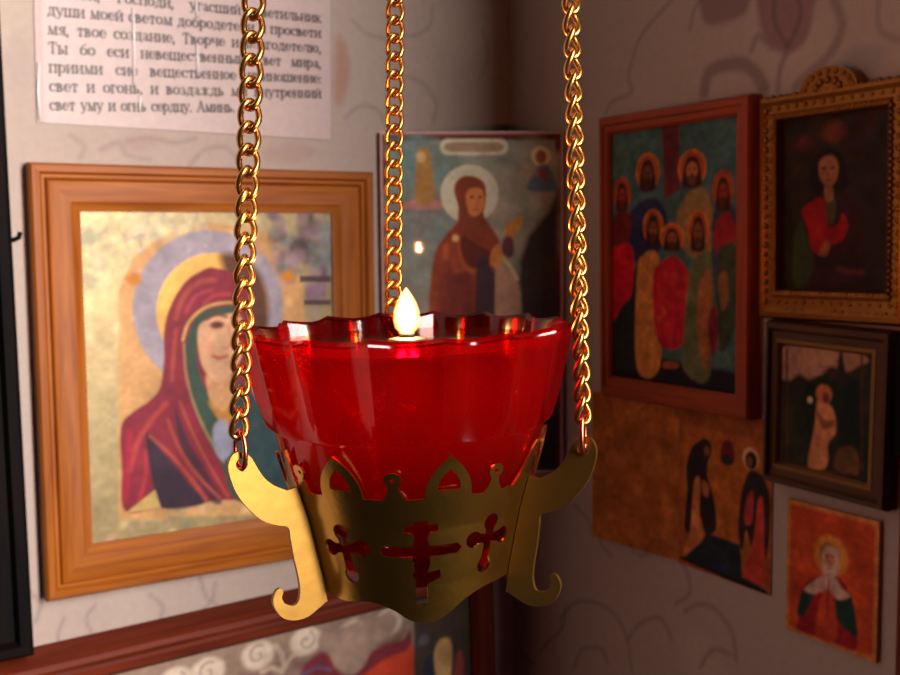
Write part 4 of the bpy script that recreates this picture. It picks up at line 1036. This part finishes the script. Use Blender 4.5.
BR = [(51.8, -25.0), (53.5, -25.8), (54.6, -28.7), (53.7, -33.0), (52.2, -36.5), (49.9, -39.8), (46.4, -43.5), (42.5, -45.6), (38.9, -46.9), (38.3, -50.2), (37.5, -55.7), (36.5, -60.8), (36.2, -64.7), (36.9, -67.5), (38.6, -68.1), (40.7, -67.0), (41.5, -65.3), (41.0, -63.7), (41.9, -62.7), (43.3, -63.4), (44.1, -65.8), (43.2, -68.6), (41.2, -71.0), (38.1, -72.2), (34.6, -72.2), (31.6, -70.9), (29.0, -69.4)]
BR2 = [(28.2, -69.2), (29.5, -61.4), (33.0, -45.6), (35.7, -36.6)]
BR3 = [(38.6, -37.1), (42.2, -35.2), (44.9, -32.7), (46.7, -29.8), (48.2, -27.0), (49.9, -25.5)]
def make_bracket():
    out = [tuple(q_) for q_ in Paint.spline(BR, False, 4)] + BR2 + [tuple(q_) for q_ in Paint.spline(BR3, False, 4)]
    bm = flat_shape(out, [circle(50.9, -28.3, 1.6, 16)])
    return thicken(bm, lambda x, y, k: Vector((x, .0006 - .0012 * k, y - Z0)), .0012)
bmsh = make_bracket()
AZ = {'left': -122.4, 'right': 117.6, 'back': -6.0}
base_yaw = math.atan2(HD.y, HD.x)
for i, az in enumerate(AZ.values()):
    b = bpy.data.objects.new('bracket', bmsh); COL.objects.link(b); b.parent = lamp
    if i == 0: bmsh.materials.append(BRASS_PLATE)
    b.rotation_euler.z = base_yaw - math.radians(az)
    md = b.modifiers.new('edge', 'BEVEL'); md.width = .00025; md.segments = 2; md.limit_method = 'ANGLE'; md.angle_limit = math.radians(50)

# chains of twisted links
def link_mesh():
    a_, c_, h_ = .00205, .00095, .0037
    path = [(a_ * math.cos(t) * (1 + .12 * math.cos(2 * t)), c_ * math.sin(2 * t), h_ * math.sin(t)) for t in np.linspace(0, 2 * PI, 29)[:-1]]
    return tube(path, .00082, 9, True)
lm = link_mesh(); lm.materials.append(BRASS_CHAIN)
lm.polygons.foreach_set('use_smooth', [True] * len(lm.polygons))
rm = tube([(.0024 * math.cos(t), 0, .0050 * math.sin(t)) for t in np.linspace(0, 2 * PI, 29)[:-1]], .00062, 8, True)
rm.materials.append(COPPER); rm.polygons.foreach_set('use_smooth', [True] * len(rm.polygons))
TOP = cyl(0, 0, 1.0) + HR * .037
VIEW_YAW = math.atan2(HR.y, HR.x)
def yaw_left(z): return float(np.interp(z, [-.03, -.01, .02, .035, .05, .10], [58, 52, 46, 38, 14, 8]))
def yaw_right(z): return 52.0
def yaw_back(z): return 8.0
for nm, yw in (('left', yaw_left), ('right', yaw_right), ('back', yaw_back)):
    az = AZ[nm]
    hole = cyl(.0509, az, -.0283)
    ch = empty('chain'); ch.parent = lamp
    rg = bpy.data.objects.new('end_ring', rm); COL.objects.link(rg); rg.parent = ch
    rg.location = hole + Vector((0, 0, .0036)); rg.rotation_euler.z = base_yaw - math.radians(az) + PI / 2 + .15
    rg['label'] = 'reddish copper end ring'
    b0 = hole + Vector((0, 0, .0036 + .0050 + .0018)); dv = (TOP - b0).normalized()
    tilt = dv.to_track_quat('Z', 'Y')
    n = 32
    for k in range(n):
        c = b0 + dv * (.0055 * k)
        lk = bpy.data.objects.new('chain_link', lm); COL.objects.link(lk); lk.parent = ch
        lk.location = c
        rnd = random.Random(k * 7 + len(nm))
        qz = Matrix.Rotation(VIEW_YAW + math.radians(yw(c.z + Z0) + rnd.uniform(-4, 4)), 4, 'Z')
        lk.rotation_euler = (Vector((0, 0, 1)).rotation_difference(dv).to_matrix().to_4x4() @ qz).to_euler()

# ------------------------------------------------------------------ ruby glass cup with oil
glass = empty('glass_cup', M=lamp.matrix_world @ Matrix.Translation((0, 0, .0095)))
tag(glass, 'red fluted glass cup of lamp oil resting in the pierced brass holder', 'glass cup')
NF = 16
OUT = [(.0461, .0024), (.0460, .0030), (.0449, -.0030), (.0417, -.0168), (.0398, -.0220), (.0390, -.0230), (.0376, -.0238), (.0352, -.0335), (.0328, -.0410), (.0290, -.0530), (.0262, -.0600), (.0225, -.0640), (.016, -.0655)]
INN = [(.015, -.0615), (.0205, -.0600), (.0240, -.0560), (.0300, -.0410), (.0330, -.0320), (.0360, -.0236), (.0378, -.0168), (.0412, -.0030), (.0428, .0030)]
def flute(z): return float(np.interp(z, [-.0238, -.0222, -.0190, .004], [.0, .036, .074, .082]))
def cup_mesh():
    n = NF * 12; vs, fs = [], []
    sec = [(r, z, True) for r, z in OUT[::-1]]
    sec = sec + [((.0460 + .0428) / 2, .0038, True)] + [(r, z, False) for r, z in INN[::-1]]
    dense = []
    for i, (r, z, o_) in enumerate(sec):
        dense.append((r, z))
    for r, z in dense:
        for k in range(n):
            az = 360.0 * k / n
            f_ = abs(math.sin(math.radians((az + 180.0 / NF) * NF / 2)))
            rr = r * (1 - flute(z) * f_)
            zz = z + (-.0010 * f_ if z > .002 else 0)
            vs.append(cyl(rr, az, zz) - Vector((0, 0, .0095)))
    m = len(dense)
    for i in range(m - 1):
        for k in range(n):
            fs.append((i * n + k, i * n + (k + 1) % n, (i + 1) * n + (k + 1) % n, (i + 1) * n + k))
    fs.append(tuple(range(n))[::-1]); fs.append(tuple((m - 1) * n + k for k in range(n)))
    return mesh(vs, fs)
me = cup_mesh()
bm = bmesh.new(); bm.from_mesh(me); bmesh.ops.recalc_face_normals(bm, faces=bm.faces); bm.to_mesh(me); bm.free()
g = link('cup', me, RUBY, glass); auto(g, 32)
oil = link('oil', lathe([(r * .955, z + .0655) for r, z in INN[:-1]] + [(.0396, .0655 - .0010)], 96), OIL, glass); auto(oil, 40)
tag(oil, 'pale lamp oil filling the cup')

# ------------------------------------------------------------------ floating wick with its flame
fw = empty('wick_float', LC + Vector((-.00096, .00054, -.0008)))
tag(fw, 'small dark metal wick float burning on the oil in the red glass cup', 'wick float')
link('float_disc', lathe([(.0002, -.0010), (.0044, -.0010), (.0052, -.0004), (.0052, .0003), (.0034, .0007), (.0028, .0008), (.0002, .0008)], 32), DARKMETAL, fw, True)
link('wick_tube', lathe([(.0016, .0006), (.0022, .0008), (.0021, .0021), (.0013, .0023)], 20), DARKMETAL, fw, True)
link('wick', tube([(0, 0, .0016), (.0001, 0, .0030), (.0003, 0, .0042)], .0007, 8), WICK, fw, True)
flm = link('flame', lathe([(.0002, .0014), (.0020, .0018), (.0034, .0034), (.0039, .0056), (.0037, .0080), (.0029, .0104), (.0018, .0124), (.0008, .0138), (.0002, .0146)], 28), FLAME, fw, True)
tag(flm, 'bright yellow-white flame')
